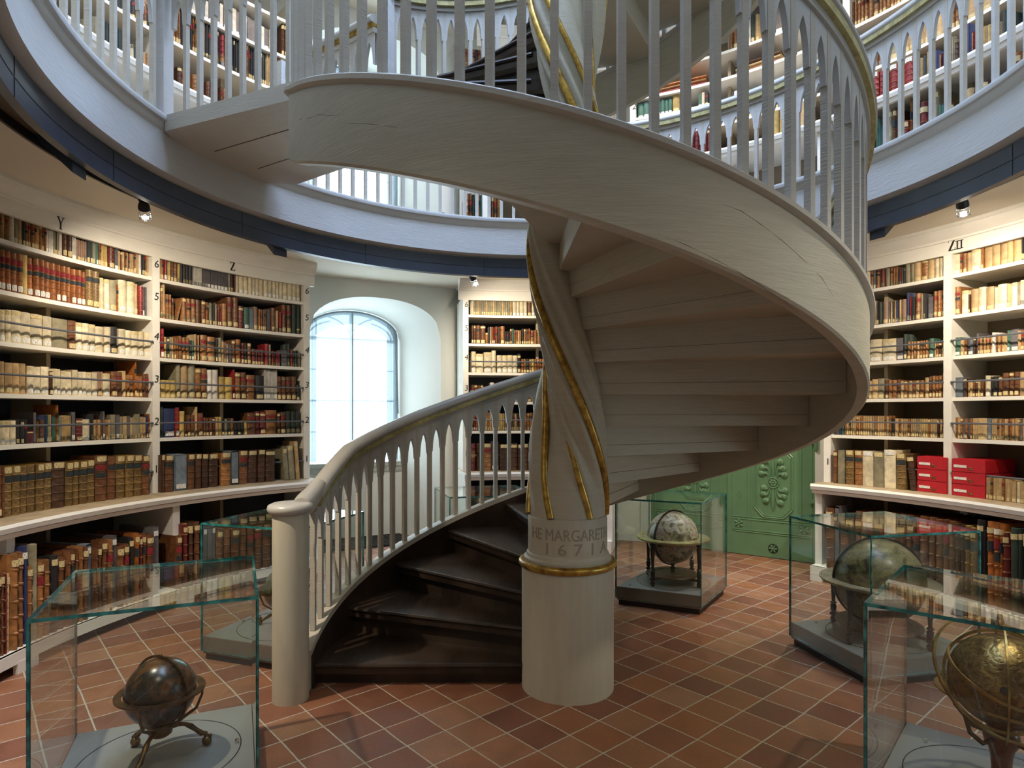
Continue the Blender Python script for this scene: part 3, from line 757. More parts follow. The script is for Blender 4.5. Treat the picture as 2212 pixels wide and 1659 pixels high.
# post at the start of the second flight
pp = MB(); x, y = pol(RB, 395.5)
pp.box(-0.035, 0.035, -0.035, 0.035, zt(395)-0.3, zr(395.5)-0.02)
q = MB(); q.v = [(x+vx*cos(rad(-35.5))-vy*sin(rad(-35.5)), y+vx*sin(rad(-35.5))+vy*cos(rad(-35.5)), vz) for vx, vy, vz in pp.v]; q.f = pp.f; q.m = pp.m
q.build('landing_post', M['paint_up'], stair, smooth=0)

# newel: round drum, inscription, ring, twisted shaft with gilded cords
nw = MB(); SEG = 64
nw.lathe([(0.252, 0.0), (0.252, 0.655), (0.249, 0.665), (0.0, 0.665)], (0,0,0), SEG)
nw.lathe([(0.0, 0.66), (0.240, 0.66), (0.240, 0.715), (0.228, 0.725), (0.224, 0.74), (0.217, 0.745), (0.217, 0.925), (0.212, 0.94), (0.200, 0.946), (0.0, 0.946)], (0,0,0), SEG)
drum = nw.build('newel_drum', M['post'], stair, smooth=35)
rg = MB(); rg.tube([(0.249*cos(i*2*pi/72), 0.249*sin(i*2*pi/72), 0.682) for i in range(72)], 0.021, 12, closed=True)
rg.build('gilded_ring', M['gilt'], drum, smooth=60)
TW = 125.0
def tA(z): return 180+TW*(z-0.95)
PROF = [(-180+144, 0.208), (-20, 0.207), (0, 0.203), (14, 0.200), (30, 0.178), (50, 0.145), (72, 0.122), (99, 0.113), (114, 0.155), (128, 0.195), (144, 0.208)]
def rprof(dl):      # two equal lobes, half a turn apart
    d = ((dl+36) % 180)-36
    return lerp_tab(PROF, d)
def rnewel(a, z):
    k = min(1.0, max(0.0, (z-0.95)/0.5)); k = k*k*(3-2*k)
    if z > 4.0: k = 1
    r = rprof(a-tA(z))
    return 0.205*(1-k)+r*k
sh = MB(); ZN = [0.94+0.03*i for i in range(0, 172)]; NA = 144
o = 0
for z in ZN:
    for i in range(NA):
        a = 360*i/NA; r = rnewel(a, z)
        # twin ridges beside each cord
        for base in (0, 180):
            dd = ((a-tA(z)-base+180) % 360)-180
            kz = min(1, max(0, (z-0.95)/0.25))
            for cc_, hh, ww in ((15, 0.016, 4.5), (-14, 0.012, 4.0), (27, -0.020, 7.0), (-24, -0.016, 6.0), (40, 0.010, 5.0), (-34, 0.010, 4.0), (58, -0.012, 9.0)):
                r += hh*math.exp(-((dd-cc_)/ww)**2)*kz
        sh.v.append((*pol(r, a), z))
for j in range(len(ZN)-1):
    for i in range(NA):
        i2 = (i+1) % NA; sh.f.append((j*NA+i, j*NA+i2, (j+1)*NA+i2, (j+1)*NA+i)); sh.m.append(0)
sh.f.append(tuple(range(NA))); sh.m.append(0)
shaft = sh.build('newel_shaft', M['cheek'], stair, smooth=50)
def cord(pts, r=0.0215):
    m = MB(); m.tube([(*pol(rr, a), z) for a, rr, z in pts], r, 10); m.build('gilded_cord', M['gilt'], shaft, smooth=60)
def path_A(base, z0, z1, n):
    return [(tA(z)+base, rnewel(tA(z)+base, z)+0.004, z) for z in [z0+(z1-z0)*i/n for i in range(n+1)]]
cord(path_A(0, 0.945, 6.0, 130)); cord(path_A(180, 0.945, 6.0, 130))
cord([(300,0.207,0.945),(309,0.196,1.05),(318,0.180,1.15),(326,0.158,1.27),(334,0.140,1.40),(342,0.128,1.5),(352,0.122,1.62),(372,0.118,1.8)], 0.020)
cord([(240,0.207,0.945),(247,0.194,1.05),(255,0.178,1.15),(262,0.162,1.25),(275,0.140,1.38),(288,0.124,1.50),(305,0.118,1.64)], 0.018)
cord([(tA(z)+180-34, rnewel(tA(z)+146, z)+0.004, z) for z in [2.9+0.06*i for i in range(30)]], 0.0150)
cord([(205+40*(z-3.1), 0.150, z) for z in [3.05+0.08*i for i in range(12)]], 0.0150)
# carved inscription
def text_mesh(txt, size, shear=0.0, ext=0.0008):
    cu = bpy.data.curves.new('lettering', 'FONT'); cu.body = txt; cu.size = size; cu.extrude = ext; cu.align_x = 'CENTER'; cu.shear = shear; cu.resolution_u = 3
    ob = bpy.data.objects.new('lettering', cu); COL.objects.link(ob)
    dg = bpy.context.evaluated_depsgraph_get(); me = bpy.data.meshes.new_from_object(ob.evaluated_get(dg))
    bpy.data.objects.remove(ob); bpy.data.curves.remove(cu)
    return me
def text_on_cyl(txt, size, a, z, R, c, mat, par, name, inside=True, shear=0.0, sx=1.0):
    me = text_mesh(txt, size, shear)
    po = par['_o']
    sg = 1 if inside else -1
    for v in me.vertices:
        aa = a+sg*deg(v.co.x*sx/R); zz = z+v.co.y; rr = R-(v.co.z+0.0012)*(1 if inside else -1)
        x, y = pol(rr, aa, c); v.co = (x-po[0], y-po[1], zz-po[2])
    me.materials.clear(); me.materials.append(mat)
    o = bpy.data.objects.new(name, me); COL.objects.link(o); o.parent = par; o['_o'] = tuple(po)
    return o
text_on_cyl('HE MARGARETH', 0.086, 268, 0.832, 0.217, O0, M['carve'], drum, 'carved_inscription', inside=False, sx=0.80)
text_on_cyl('1 6 7 1 A', 0.088, 258, 0.757, 0.217, O0, M['carve'], drum, 'carved_inscription', inside=False, sx=1.22)

# landing bridge from the stair to the gallery
F1 = (-2.47, 0.45); S1 = (-1.44, 0.01); S2 = pol(1.44, 34.5); F2 = (-1.96, 1.36)
br = MB(); mid = [pol(1.44, a) for a in (6, 12, 18, 24, 30)]; ringp = [pol(2.52, a, C) for a in (29, 24, 19, 14)]
poly = [F1, S1]+mid+[S2, F2]+ringp
br.prism(poly, 3.252, 3.352, 1, 0, 0)
bo = br.build('landing_bridge', [M['paint'], M['ledge_wood']], stair, smooth=0)
sm = MB()       # plank seams under the bridge
for t in (0.33, 0.66):
    a = (F1[0]+(F2[0]-F1[0])*t, F1[1]+(F2[1]-F1[1])*t); b_ = (S1[0]+(S2[0]-S1[0])*t-0.05, S1[1]+(S2[1]-S1[1])*t)
    sm.tube([(a[0], a[1], 3.252), (b_[0], b_[1], 3.252)], 0.0035, 5)
sm.build('plank_seam', M['brown_dark'], bo)
def straight_rail(P0, P1, z0, par, n, skip_ends=True):
    d = (P1[0]-P0[0], P1[1]-P0[1]); L = hypot(*d); u = (d[0]/L, d[1]/L); w = (-u[1], u[0])
    m = MB(); sect = PR_TOP
    def sw(prof, name, mat):
        q = MB(); k = len(prof)
        for t in (0, L):
            for x, z in prof: q.v.append((P0[0]+u[0]*t+w[0]*x, P0[1]+u[1]*t+w[1]*x, z0+z))
        q.f = [(i, (i+1) % k, k+(i+1) % k, k+i) for i in range(k)]+[tuple(range(k)), tuple(range(2*k-1, k-1, -1))]; q.m = [0]*len(q.f)
        q.build(name, mat, par, smooth=50)
    sw([(x, 0.87+z) for x, z in PR_TOP], 'bridge_handrail', M['rail'])
    sw([(-0.034,0.778),(0.034,0.778),(0.034,0.808),(-0.034,0.808)], 'bridge_gilded_band', M['gilt'])
    sw([(-0.026,0.745),(0.026,0.745),(0.026,0.778),(-0.026,0.778)], 'bridge_rail_fillet', M['rail'])
    ar = MB(); ss = L/n
    for i in range(n+1):
        if 0 < i < n:
            o = bpy.data.objects.new('bridge_baluster', BAL); COL.objects.link(o); o.parent = par; po = par['_o']
            o.location = (P0[0]+u[0]*ss*i-po[0], P0[1]+u[1]*ss*i-po[1], z0-po[2]); o.rotation_euler = (0, 0, atan2(u[1], u[0])); o.scale = (1, 1, 0.75)
        if i < n:
            N = 6; hb = 0.020; l = ss*i+hb; r = ss*(i+1)-hb; pts = [(ss*i, 0.53)]
            for k in range(2*N+1):
                t = k/(2*N); q = 2*t if t <= 0.5 else 2*(1-t); g = sqrt(max(0, 1-(1-0.5*q)**2))/0.8660254
                pts.append((l+(r-l)*t, 0.535+0.16*g))
            pts.append((ss*(i+1), 0.53)); o_ = len(ar.v); kk = len(pts)
            for th in (-0.012, 0.012):
                for s_, z in pts+[(p[0], 0.748) for p in pts]: ar.v.append((P0[0]+u[0]*s_+w[0]*th, P0[1]+u[1]*s_+w[1]*th, z0+z))
            for k in range(kk-1):
                ar.f += [(o_+k, o_+k+1, o_+kk+k+1, o_+kk+k), (o_+2*kk+k, o_+2*kk+k+1, o_+3*kk+k+1, o_+3*kk+k), (o_+k, o_+k+1, o_+2*kk+k+1, o_+2*kk+k)]; ar.m += [0]*3
    ar.build('bridge_arcade_panel', M['paint_up'], par, smooth=30)
straight_rail((-2.42, 0.455), (-1.46, 0.045), 3.352, stair, 9)
straight_rail((-1.90, 1.30), (-1.235, 0.835), 3.352, stair, 7)

# ------------------------------------------------------------------ gallery balustrade
RG = 2.475; gal = empty('gallery_balustrade', (C[0], C[1], Z_GAL))
tag(gal, 'pale grey gallery railing with pointed arches circling above the room', 'railing')
GS = 2.74; g_open = (9.2, 33.5)
gz = lambda a: 4.215
rail(g_open[1], g_open[0]+360, gz, RG, C, gal, 2.0)
gphis = [g_open[1]+1.6+GS*i for i in range(200)]; gphis = [a for a in gphis if a < g_open[0]+360-1.5]
gvis = [a for a in gphis if a < 178 or a > 342]
ginv = [a for a in gphis if a not in gvis]
if len(gvis) > 100:
    cut = sorted(gvis, key=lambda a: -(pol(RG, a, C)[1]))      # far ones are the smallest
    far = set(cut[:len(gvis)-100]); ginv += list(far); gvis = [a for a in gvis if a not in far]
balusters(gvis, RG, lambda a: Z_GAL-0.005, lambda a: 4.09, C, gal, M['paint_up'])
bal_stuff(ginv, RG, lambda a: Z_GAL-0.005, lambda a: 4.09, C, gal, M['paint_up'], 'further_balusters')
arcade(gphis, RG, lambda a: 4.09, C, GS, gal, M['paint_up'])
for a in (g_open[0]-0.6, g_open[1]+0.2):
    m = MB(); d = (-cos(rad(a)), sin(rad(a))); p = (sin(rad(a)), cos(rad(a)))
    m.obox(C, d, p, RG-0.045, RG+0.045, -0.045, 0.045, Z_GAL-0.005, 4.24); m.build('gallery_post', M['paint_up'], gal, smooth=0)

# ------------------------------------------------------------------ dark lighting ring under the gallery
ring = empty('lighting_ring', (C[0], C[1], 2.81)); tag(ring, 'dark blue circular lighting channel hung under the gallery edge', 'lighting ring')
m = MB(); m.sweep([(2.515, 2.81), (2.53, 2.81), (2.53, 2.985), (2.515, 2.985)], 0, 360, 2, C, closed=True)
m.sweep([(2.512, 2.81), (2.55, 2.805), (2.55, 2.815), (2.53, 2.818)], 0, 360, 2, C, closed=True)
inn = m.build('inner_panel', M['navy'], ring, smooth=30)
m = MB(); m.sweep([(2.5125, 2.898), (2.516, 2.898), (2.516, 2.902), (2.5125, 2.902)], 0, 360, 2, C, closed=True)
for a in (0, 26, 52, 78, 104, 130, 156, 182, 338): m.radboard(a, 2.5125, 2.5155, 2.81, 2.985, 0.004)
m.build('panel_joint', M['black'], inn, smooth=0)
m = MB(); m.sweep([(2.75, 2.895), (2.765, 2.895), (2.765, Z_CEIL), (2.75, Z_CEIL)], 0, 360, 2, C, closed=True); m.build('outer_panel', M['black'], ring, smooth=30)
m = MB(); m.sweep([(2.53, 2.945), (2.75, 2.945), (2.75, Z_CEIL), (2.53, Z_CEIL)], 0, 360, 2, C, closed=True); m.build('channel_lid', M['brown_dark'], ring, smooth=30)
for i, a in enumerate((354.8, 34.6, 158.0)):
    m = MB(); d = (-cos(rad(a)), sin(rad(a))); p = (sin(rad(a)), cos(rad(a))); c0 = (C[0], C[1])
    def W(r, t, z): return (c0[0]+d[0]*r+p[0]*t, c0[1]+d[1]*r+p[1]*t, z)
    m.add([W(2.56,-0.06,2.94), W(2.56,0.06,2.94), W(2.56,0.06,2.75), W(2.56,-0.06,2.75), W(2.745,-0.06,2.94), W(2.745,0.06,2.94), W(2.72,0.06,2.90), W(2.72,-0.06,2.90)],
          [(0,1,2,3), (4,5,6,7), (0,1,5,4), (3,2,6,7), (0,3,7,4), (1,2,6,5)])
    tag(m.build('wedge_housing', M['navy'], origin=(c0[0]+d[0]*2.6, c0[1]+d[1]*2.6, 2.75), smooth=0),
        ('dark wedge-shaped housing under the ring above the letter Y', 'dark wedge-shaped housing under the ring beside the tall window', 'dark wedge-shaped housing under the ring above the red boxes')[i], 'housing', 'wedge housings on the lighting ring')

# spotlights: three seen on the ring; unseen others added at guessed spots for light
def spot_fitting(a, z_ring, R, aim, power, label, energy_col=(1.0, 0.84, 0.64), size=145, geom=True):
    x, y = pol(R, a, C); base = (x, y, z_ring)
    t = empty('spotlight', base); tag(t, label, 'spotlight', 'spotlights on the lighting ring')
    tgt = Vector(aim); b0 = Vector((x, y, z_ring-0.05)); dr = (tgt-b0).normalized()
    m = MB(); m.tube([(x, y, z_ring), (x, y, z_ring-0.055)], [0.022, 0.03], 12)
    h0 = b0+dr*0.005
    m.tube([tuple(h0), tuple(h0+dr*0.03), tuple(h0+dr*0.055)], [0.022, 0.034, 0.034], 16)
    m.build('lamp_body', M['black'], t, smooth=40)
    m = MB()
    up = Vector((0,0,1)); u = dr.cross(up).normalized(); w = dr.cross(u)
    for dd in (0.058, 0.085, 0.112):
        cc = h0+dr*dd
        m.tube([tuple(cc+(u*cos(k*pi/10)+w*sin(k*pi/10))*0.032) for k in range(20)], 0.0035, 6, closed=True)
    for s_ in (-1, 1): m.tube([tuple(h0+dr*0.04+u*0.034*s_), tuple(h0+dr*0.13+u*0.034*s_)], 0.0022, 6)
    m.build('lens_rings', M['steel'], t, smooth=40)
    m = MB(); cc = h0+dr*0.0565
    ring_ = [tuple(cc+(u*cos(k*pi/8)+w*sin(k*pi/8))*0.026) for k in range(16)]
    m.add(ring_+[tuple(p_ for p_ in (Vector(q)+dr*0.004)) for q in ring_], [tuple(range(16)), tuple(range(16, 32))]+[(k, (k+1) % 16, 16+(k+1) % 16, 16+k) for k in range(16)])
    m.build('lit_lens', M['lamp'], t, smooth=40)
    m = MB(); m.sphere(tuple(h0+dr*0.112), 0.019, 14, 8); m.build('lit_bulb', M['lamp'], t, smooth=60)
    ld = bpy.data.lights.new('spot_beam', 'SPOT'); ld.energy = power; ld.color = energy_col; ld.spot_size = rad(size); ld.spot_blend = 0.9; ld.shadow_soft_size = 0.035
    lo = bpy.data.objects.new('spot_beam', ld); COL.objects.link(lo); lo.parent = t
    lo.location = Vector(h0+dr*0.13)-Vector(base); lo.rotation_euler = dr.to_track_quat('-Z', 'Y').to_euler()
    return t
def wall_aim(a, z, R=3.5): x, y = pol(R, a, C); return (x, y, z)
spot_fitting(9.5, 2.90, 2.64, wall_aim(28, 1.3), L_SPOT*0.8, 'small black spotlight with steel rings above the first bookcase on the left')
spot_fitting(75.6, 2.90, 2.64, wall_aim(88, 1.7), L_SPOT*0.7, 'small lit spotlight under the ring right of the tall window')
spot_fitting(171.5, 2.90, 2.60, wall_aim(160, 1.7), L_SPOT*1.1, 'small glaring spotlight above the bookcase with red boxes')
spot_fitting(122.0, 2.90, 2.64, wall_aim(128, 1.4), L_SPOT*0.8, 'added unseen spotlight under the ring in front of the green door', size=110)
spot_fitting(146.0, 2.90, 2.64, (2.0, 1.6, 0.0), L_SPOT*1.2, 'added unseen spotlight under the ring behind the stair, near the green door', size=80)
spot_fitting(334.0, 2.90, 2.64, (-2.1, 0.3, 0.0), L_SPOT*2.0, 'added spotlight above the dark globe case, out of view', size=84)
spot_fitting(205.0, 2.90, 2.64, (1.7, -0.3, 0.3), L_SPOT*0.7, 'added spotlight above the brass globe case, out of view')
spot_fitting(240.0, 2.90, 2.64, (0.9, -2.0, 0.0), L_SPOT*0.2, 'added unseen spotlight under the ring near the viewer, on the right')
spot_fitting(300.0, 2.90, 2.64, (-1.2, -2.0, 0.0), L_SPOT*0.3, 'added unseen spotlight under the ring near the viewer, on the left')
# unseen lamps added under the next gallery for warm light on its shelves
for a in (15, 40, 85, 112, 135, 160, 200, 250, 300, 345):
    spot_fitting(a, 5.86, 2.70, wall_aim(a, 4.2), L_GAL, 'added spotlight under the upper gallery, out of view', size=104)

# ------------------------------------------------------------------ bookcases
RB_IN = 3.93
def bookcase(name, label, a0, a1, dividers, mids, shelves, Rf, Rl, zf, zledge, ztopf, back, bars, open_below=True, letters=(), numbers=(), cornice=True, Rc=3.36, low_r=None):
    """a0, a1 outer ends; dividers are full-height uprights; shelves list of board tops"""
    t = empty(name, (*pol(Rf+0.2, (a0+a1)/2, C), zf)); tag(t, label, 'bookcase')
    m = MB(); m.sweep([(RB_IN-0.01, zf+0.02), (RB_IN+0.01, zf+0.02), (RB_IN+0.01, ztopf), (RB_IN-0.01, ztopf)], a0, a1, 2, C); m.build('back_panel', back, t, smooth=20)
    for z in shelves:
        m = MB(); m.sweep([(Rf, z-0.028), (RB_IN-0.01, z-0.028), (RB_IN-0.01, z), (Rf, z)], a0+0.3, a1-0.3, 2, C); m.build('shelf_board', M['case'], t, smooth=20)
    # ledge with nosing
    m = MB(); m.sweep([(Rl, zledge-0.05), (Rl+0.02, zledge-0.055), (RB_IN-0.01, zledge-0.055), (RB_IN-0.01, zledge), (Rl, zledge), (Rl-0.008, zledge-0.02)], a0-0.3, a1+0.3, 2, C, mi=[0,0,0,1,0,0]); m.build('ledge', [M['case'], M['ledge_wood']], t, smooth=20)
    m = MB(); m.sweep([(Rl+0.02, zledge-0.085), (Rl+0.05, zledge-0.085), (Rl+0.05, zledge-0.055), (Rl+0.008, zledge-0.055)], a0-0.2, a1+0.2, 2, C); m.build('ledge_moulding', M['case'], t, smooth=20)
    # uprights above the ledge
    ends = [a0+0.5, a1-0.5]
    for a in ends+list(dividers):
        m = MB(); m.radboard(a, Rf-0.012, RB_IN-0.01, zledge, ztopf+0.02, 0.062); m.build('upright', M['case'], t, smooth=0)
        m = MB(); m.radboard(a, low_r if (low_r and a in dividers) else Rl+0.06, RB_IN-0.01, zf, zledge-0.055, 0.06); m.build('lower_upright', M['case'], t, smooth=0)
    for a in mids:
        m = MB(); m.radboard(a, Rf+0.16, RB_IN-0.01, zf+0.1, ztopf, 0.03); m.build('mid_support', M['case_in'], t, smooth=0)
    # bottom board and plinth with cut-out feet
    zb = zf+0.13
    m = MB(); m.sweep([(Rl-0.06+0.02, zb-0.03), (RB_IN-0.01, zb-0.03), (RB_IN-0.01, zb), (Rl-0.04, zb)], a0, a1, 2, C); m.build('bottom_board', M['case'], t, smooth=20)
    m = MB(); allu = sorted(ends+list(dividers))
    m.sweep([(Rl-0.045, zf+0.06), (Rl-0.02, zf+0.06), (Rl-0.02, zb), (Rl-0.045, zb)], a0, a1, 2, C)
    for a in allu:
        m.sweep([(Rl-0.047, zf), (Rl-0.018, zf), (Rl-0.018, zf+0.07), (Rl-0.047, zf+0.07)], max(a0, a-1.4), min(a1, a+1.4), 1, C)
    m.build('plinth', M['case'], t, smooth=20)
    if cornice:
        pr = [(Rf-0.014, ztopf-0.005), (Rf+0.02, ztopf-0.005), (Rf+0.02, ztopf+0.215), (Rc, ztopf+0.215), (Rc, ztopf+0.19), (Rc+0.008, ztopf+0.185), (Rc+0.012, ztopf+0.17), (Rc+0.03, ztopf+0.14), (Rf-0.025, ztopf+0.115), (Rf-0.025, ztopf+0.10), (Rf-0.014, ztopf+0.095)]
        m = MB(); m.sweep(pr, a0-0.8, a1+0.8, 1.5, C); m.build('cornice', M['case'], t, smooth=25)
        m = MB(); m.sweep([(Rf+0.02, ztopf+0.19), (RB_IN, ztopf+0.19), (RB_IN, ztopf+0.215), (Rf+0.02, ztopf+0.215)], a0, a1, 2, C); m.build('top_board', M['case'], t, smooth=20)
    for (b0, b1, z) in bars:
        m = MB(); m.tube([(*pol(Rf-0.022, b0+(b1-b0)*i/14, C), z) for i in range(15)], 0.0075, 8)
        for i in (0, 14): m.tube([(*pol(Rf-0.022, b0+(b1-b0)*i/14, C), z), (*pol(Rf+0.0, b0+(b1-b0)*i/14, C), z)], 0.009, 8)
        m.build('retaining_bar', M['bar'], t, smooth=40)
    for txt, a, z, s_ in letters: serif_letters(txt, s_, a, z, Rf-0.0145, M['ink'], t)
    for txt, a, z, s_ in numbers: text_on_cyl(txt, s_, a, z, Rf-0.0125, C, M['ink'], t, 'shelf_number', shear=0.15 if txt != 'I' else 0)
    return t
def serif_letters(txt, size, a, z, R, mat, par):
    G = {'Z': (0.62, [((0,1),(.58,1),(.58,.93),(0,.93)), ((0,0),(.6,0),(.6,.08),(0,.08)), ((.42,.95),(.6,.95),(.19,.06),(.0,.06)), ((0,.93),(.05,.93),(.0,.76),(-.02,.76)), ((.55,.08),(.6,.08),(.64,.26),(.61,.26))]),
         'Y': (0.70, [((.0,1),(.26,1),(.26,.96),(.0,.96)), ((.46,1),(.68,1),(.68,.96),(.46,.96)), ((.07,.97),(.2,.97),(.40,.48),(.29,.48)), ((.55,.97),(.6,.97),(.39,.48),(.33,.44)), ((.28,.5),(.40,.5),(.40,.04),(.28,.04)), ((.2,.04),(.48,.04),(.48,0),(.2,0))]),
         'i': (0.36, [((0,.8),(.34,.8),(.34,.73),(0,.73)), ((0,.08),(.34,.08),(.34,0),(0,0)), ((.11,.78),(.23,.78),(.23,.04),(.11,.04))])}
    m = MB(); x = -sum(G[c_][0] for c_ in txt)/2
    for c_ in txt:
        w_, quads = G[c_]
        for q in quads:
            vs = []
            for dr_ in (0.0, 0.0025):
                for (u, v) in q:
                    p_ = pol(R-dr_, a+deg((x+u)*size/R), C); vs.append((p_[0], p_[1], z+v*size))
            m.add(vs, [(0,1,2,3), (4,5,6,7), (0,1,5,4), (1,2,6,5), (2,3,7,6), (3,0,4,7)])
        x += w_
    m.build('bay_letter', mat, par, smooth=0)
SZ = [1.295, 1.618, 1.942, 2.262, 2.58]
def nums(a): return [('6', a, 2.66, 0.085), ('5', a, 2.40, 0.085), ('4', a, 2.08, 0.085), ('3', a, 1.74, 0.085), ('2', a, 1.40, 0.085), ('I', a, 1.02, 0.085)]
def bars_for(bays): return [(b0+0.6, b1-0.6, z) for b0, b1 in bays for z in (SZ[2]+0.12, SZ[1]+0.12, SZ[0]+0.12, 0.855+0.175)]
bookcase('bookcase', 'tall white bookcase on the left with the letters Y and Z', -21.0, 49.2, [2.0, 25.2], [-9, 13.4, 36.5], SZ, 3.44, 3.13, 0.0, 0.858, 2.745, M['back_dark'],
         bars_for([(2, 25.2), (25.2, 48.6)]), letters=[('Y', 12.4, 2.752, 0.085), ('Z', 36.6, 2.765, 0.075)], numbers=nums(25.2)+nums(48.7))
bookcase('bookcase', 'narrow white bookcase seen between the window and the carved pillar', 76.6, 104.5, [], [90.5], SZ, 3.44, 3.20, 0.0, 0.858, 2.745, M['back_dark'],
         bars_for([(77.4, 103.6)]), numbers=nums(77.2))
bookcase('bookcase', 'tall white bookcase on the right marked Z II with red boxes', 139.5, 184.0, [156.5, 176.5], [147, 164.2], SZ, 3.47, 3.22, 0.0, 0.858, 2.745, M['back_tan'],
         bars_for([(140.6, 156.5), (156.5, 176.5)]), letters=[('Zii', 157.6, 2.765, 0.085)], numbers=nums(140.1), Rc=3.38, low_r=3.66)
GB = dict(Rf=3.43, Rl=3.25, zf=Z_GAL, zledge=4.13, ztopf=5.55, bars=[])
bookcase('gallery_bookcase', 'white gallery bookcase above the letters Y and Z at upper left', -18.0, 48.0, [2, 25.2], [13.4, 36.5], [4.555, 4.905, 5.25], back=M['back_tan'], cornice=True, numbers=[], **{**GB, 'Rc': 3.36})
bookcase('gallery_bookcase', 'white gallery bookcase beyond the tall upper window, left of the pillar', 80.0, 104.0, [], [92], [4.56, 4.95, 5.3], back=M['back_tan'], numbers=[], **{**GB, 'Rc': 3.36})
bookcase('gallery_bookcase', 'white gallery bookcase seen through the stair railing at upper right', 107.5, 140.6, [], [124.0], [4.46, 4.70, 4.92, 5.19], back=M['back_tan'], numbers=[('2', 108.2, 4.79, 0.085)], **{**GB, 'Rc': 3.36})
bookcase('gallery_bookcase', 'white gallery bookcase with red gilt volumes at far upper right', 142.6, 184.0, [], [158.0], [4.485, 4.93, 5.37], back=M['back_dark'], numbers=[], **{**GB, 'Rc': 3.36})

# ------------------------------------------------------------------ books
def unit_cover(kind):
    m = MB(); NY = 8
    zs = [0.0]
    if kind == 'L':
        for b_ in (0.167, 0.333, 0.5, 0.667, 0.833): zs += [b_-0.016, b_-0.008, b_+0.008, b_+0.016]
    zs += [1.0]
    bul = {'L': 0.10, 'P': 0.085, 'F': 0.0}[kind]
    def X(y, z):
        x = -bul*(1-(2*y)**2)
        if kind == 'L' and any(abs(z-b_) < 0.009 for b_ in (0.167, 0.333, 0.5, 0.667, 0.833)): x -= 0.018*(1-(2*y)**4)
        return x
    o = 0
    for z in zs:
        for i in range(NY+1): y = -0.5+i/NY; m.v.append((X(y, z), y, z))
    for j in range(len(zs)-1):
        for i in range(NY): m.f.append((j*(NY+1)+i, j*(NY+1)+i+1, (j+1)*(NY+1)+i+1, (j+1)*(NY+1)+i)); m.m.append(0)
    # spine inner face, caps
    k = len(m.v)
    for z in (0.0, 1.0): m.v += [(0.03, -0.5, z), (0.03, 0.5, z)]
    m.f.append(tuple(range(NY+1))+(k+1, k)); m.m.append(0)
    t = (len(zs)-1)*(NY+1); m.f.append(tuple(t+i for i in range(NY+1))+(k+3, k+2)); m.m.append(0)
    m.box(0.0, 1.0, -0.5, -0.45, 0, 1); m.box(0.0, 1.0, 0.45, 0.5, 0, 1)
    if kind == 'F': m.box(0.0, 1.0, -0.45, 0.45, 0.97, 1.0); m.box(0, 1, -0.45, 0.45, 0, 0.03)
    return m
def unit_pages(): m = MB(); m.box(0.02, 0.97, -0.45, 0.45, 0.02, 0.965); return m
def unit_patch(kind, hw):
    bul = {'L': 0.10, 'P': 0.085, 'F': 0.0}[kind]; m = MB(); N = 6
    for z in (0, 1):
        for e in (0.003, 0.012):
            for i in range(N+1): y = -hw+2*hw*i/N; m.v.append((-bul*(1-(2*y)**2)-e-(0.010 if kind == 'L' else 0), y, z))
    for i in range(N):
        a, b_, c_, d_ = i, N+1+i, 2*(N+1)+i, 3*(N+1)+i
        m.f += [(b_, b_+1, d_+1, d_), (a, b_, d_, c_) if i == 0 else (b_, b_+1, a+1, a), (c_, c_+1, d_+1, d_)]; m.m += [0]*3
    return m
UC = {k: unit_cover(k) for k in 'LPF'}; UP = unit_pages()
US = {k: unit_patch(k, 0.40) for k in 'LPF'}; UT = {k: unit_patch(k, 0.49) for k in 'LPF'}
ME_C = {}
for code, (col, word, kind) in BOOKS.items(): ME_C[code] = UC[kind].mesh('book_cover', BM[code], smooth=40)
ME_P = UP.mesh('page_block', M['pages'], smooth=0)
ME_S = {(k, c_): US[k].mesh('shelf_mark', M[c_], smooth=40) for k in 'LPF' for c_ in ('stk_w', 'stk_y')}
ME_T = {(k, c_): UT[k].mesh('title_label', M[c_], smooth=40) for k in 'LPF' for c_ in ('stk_r', 'stk_k', 'stk_g', 'stk_y', 'stk_w')}

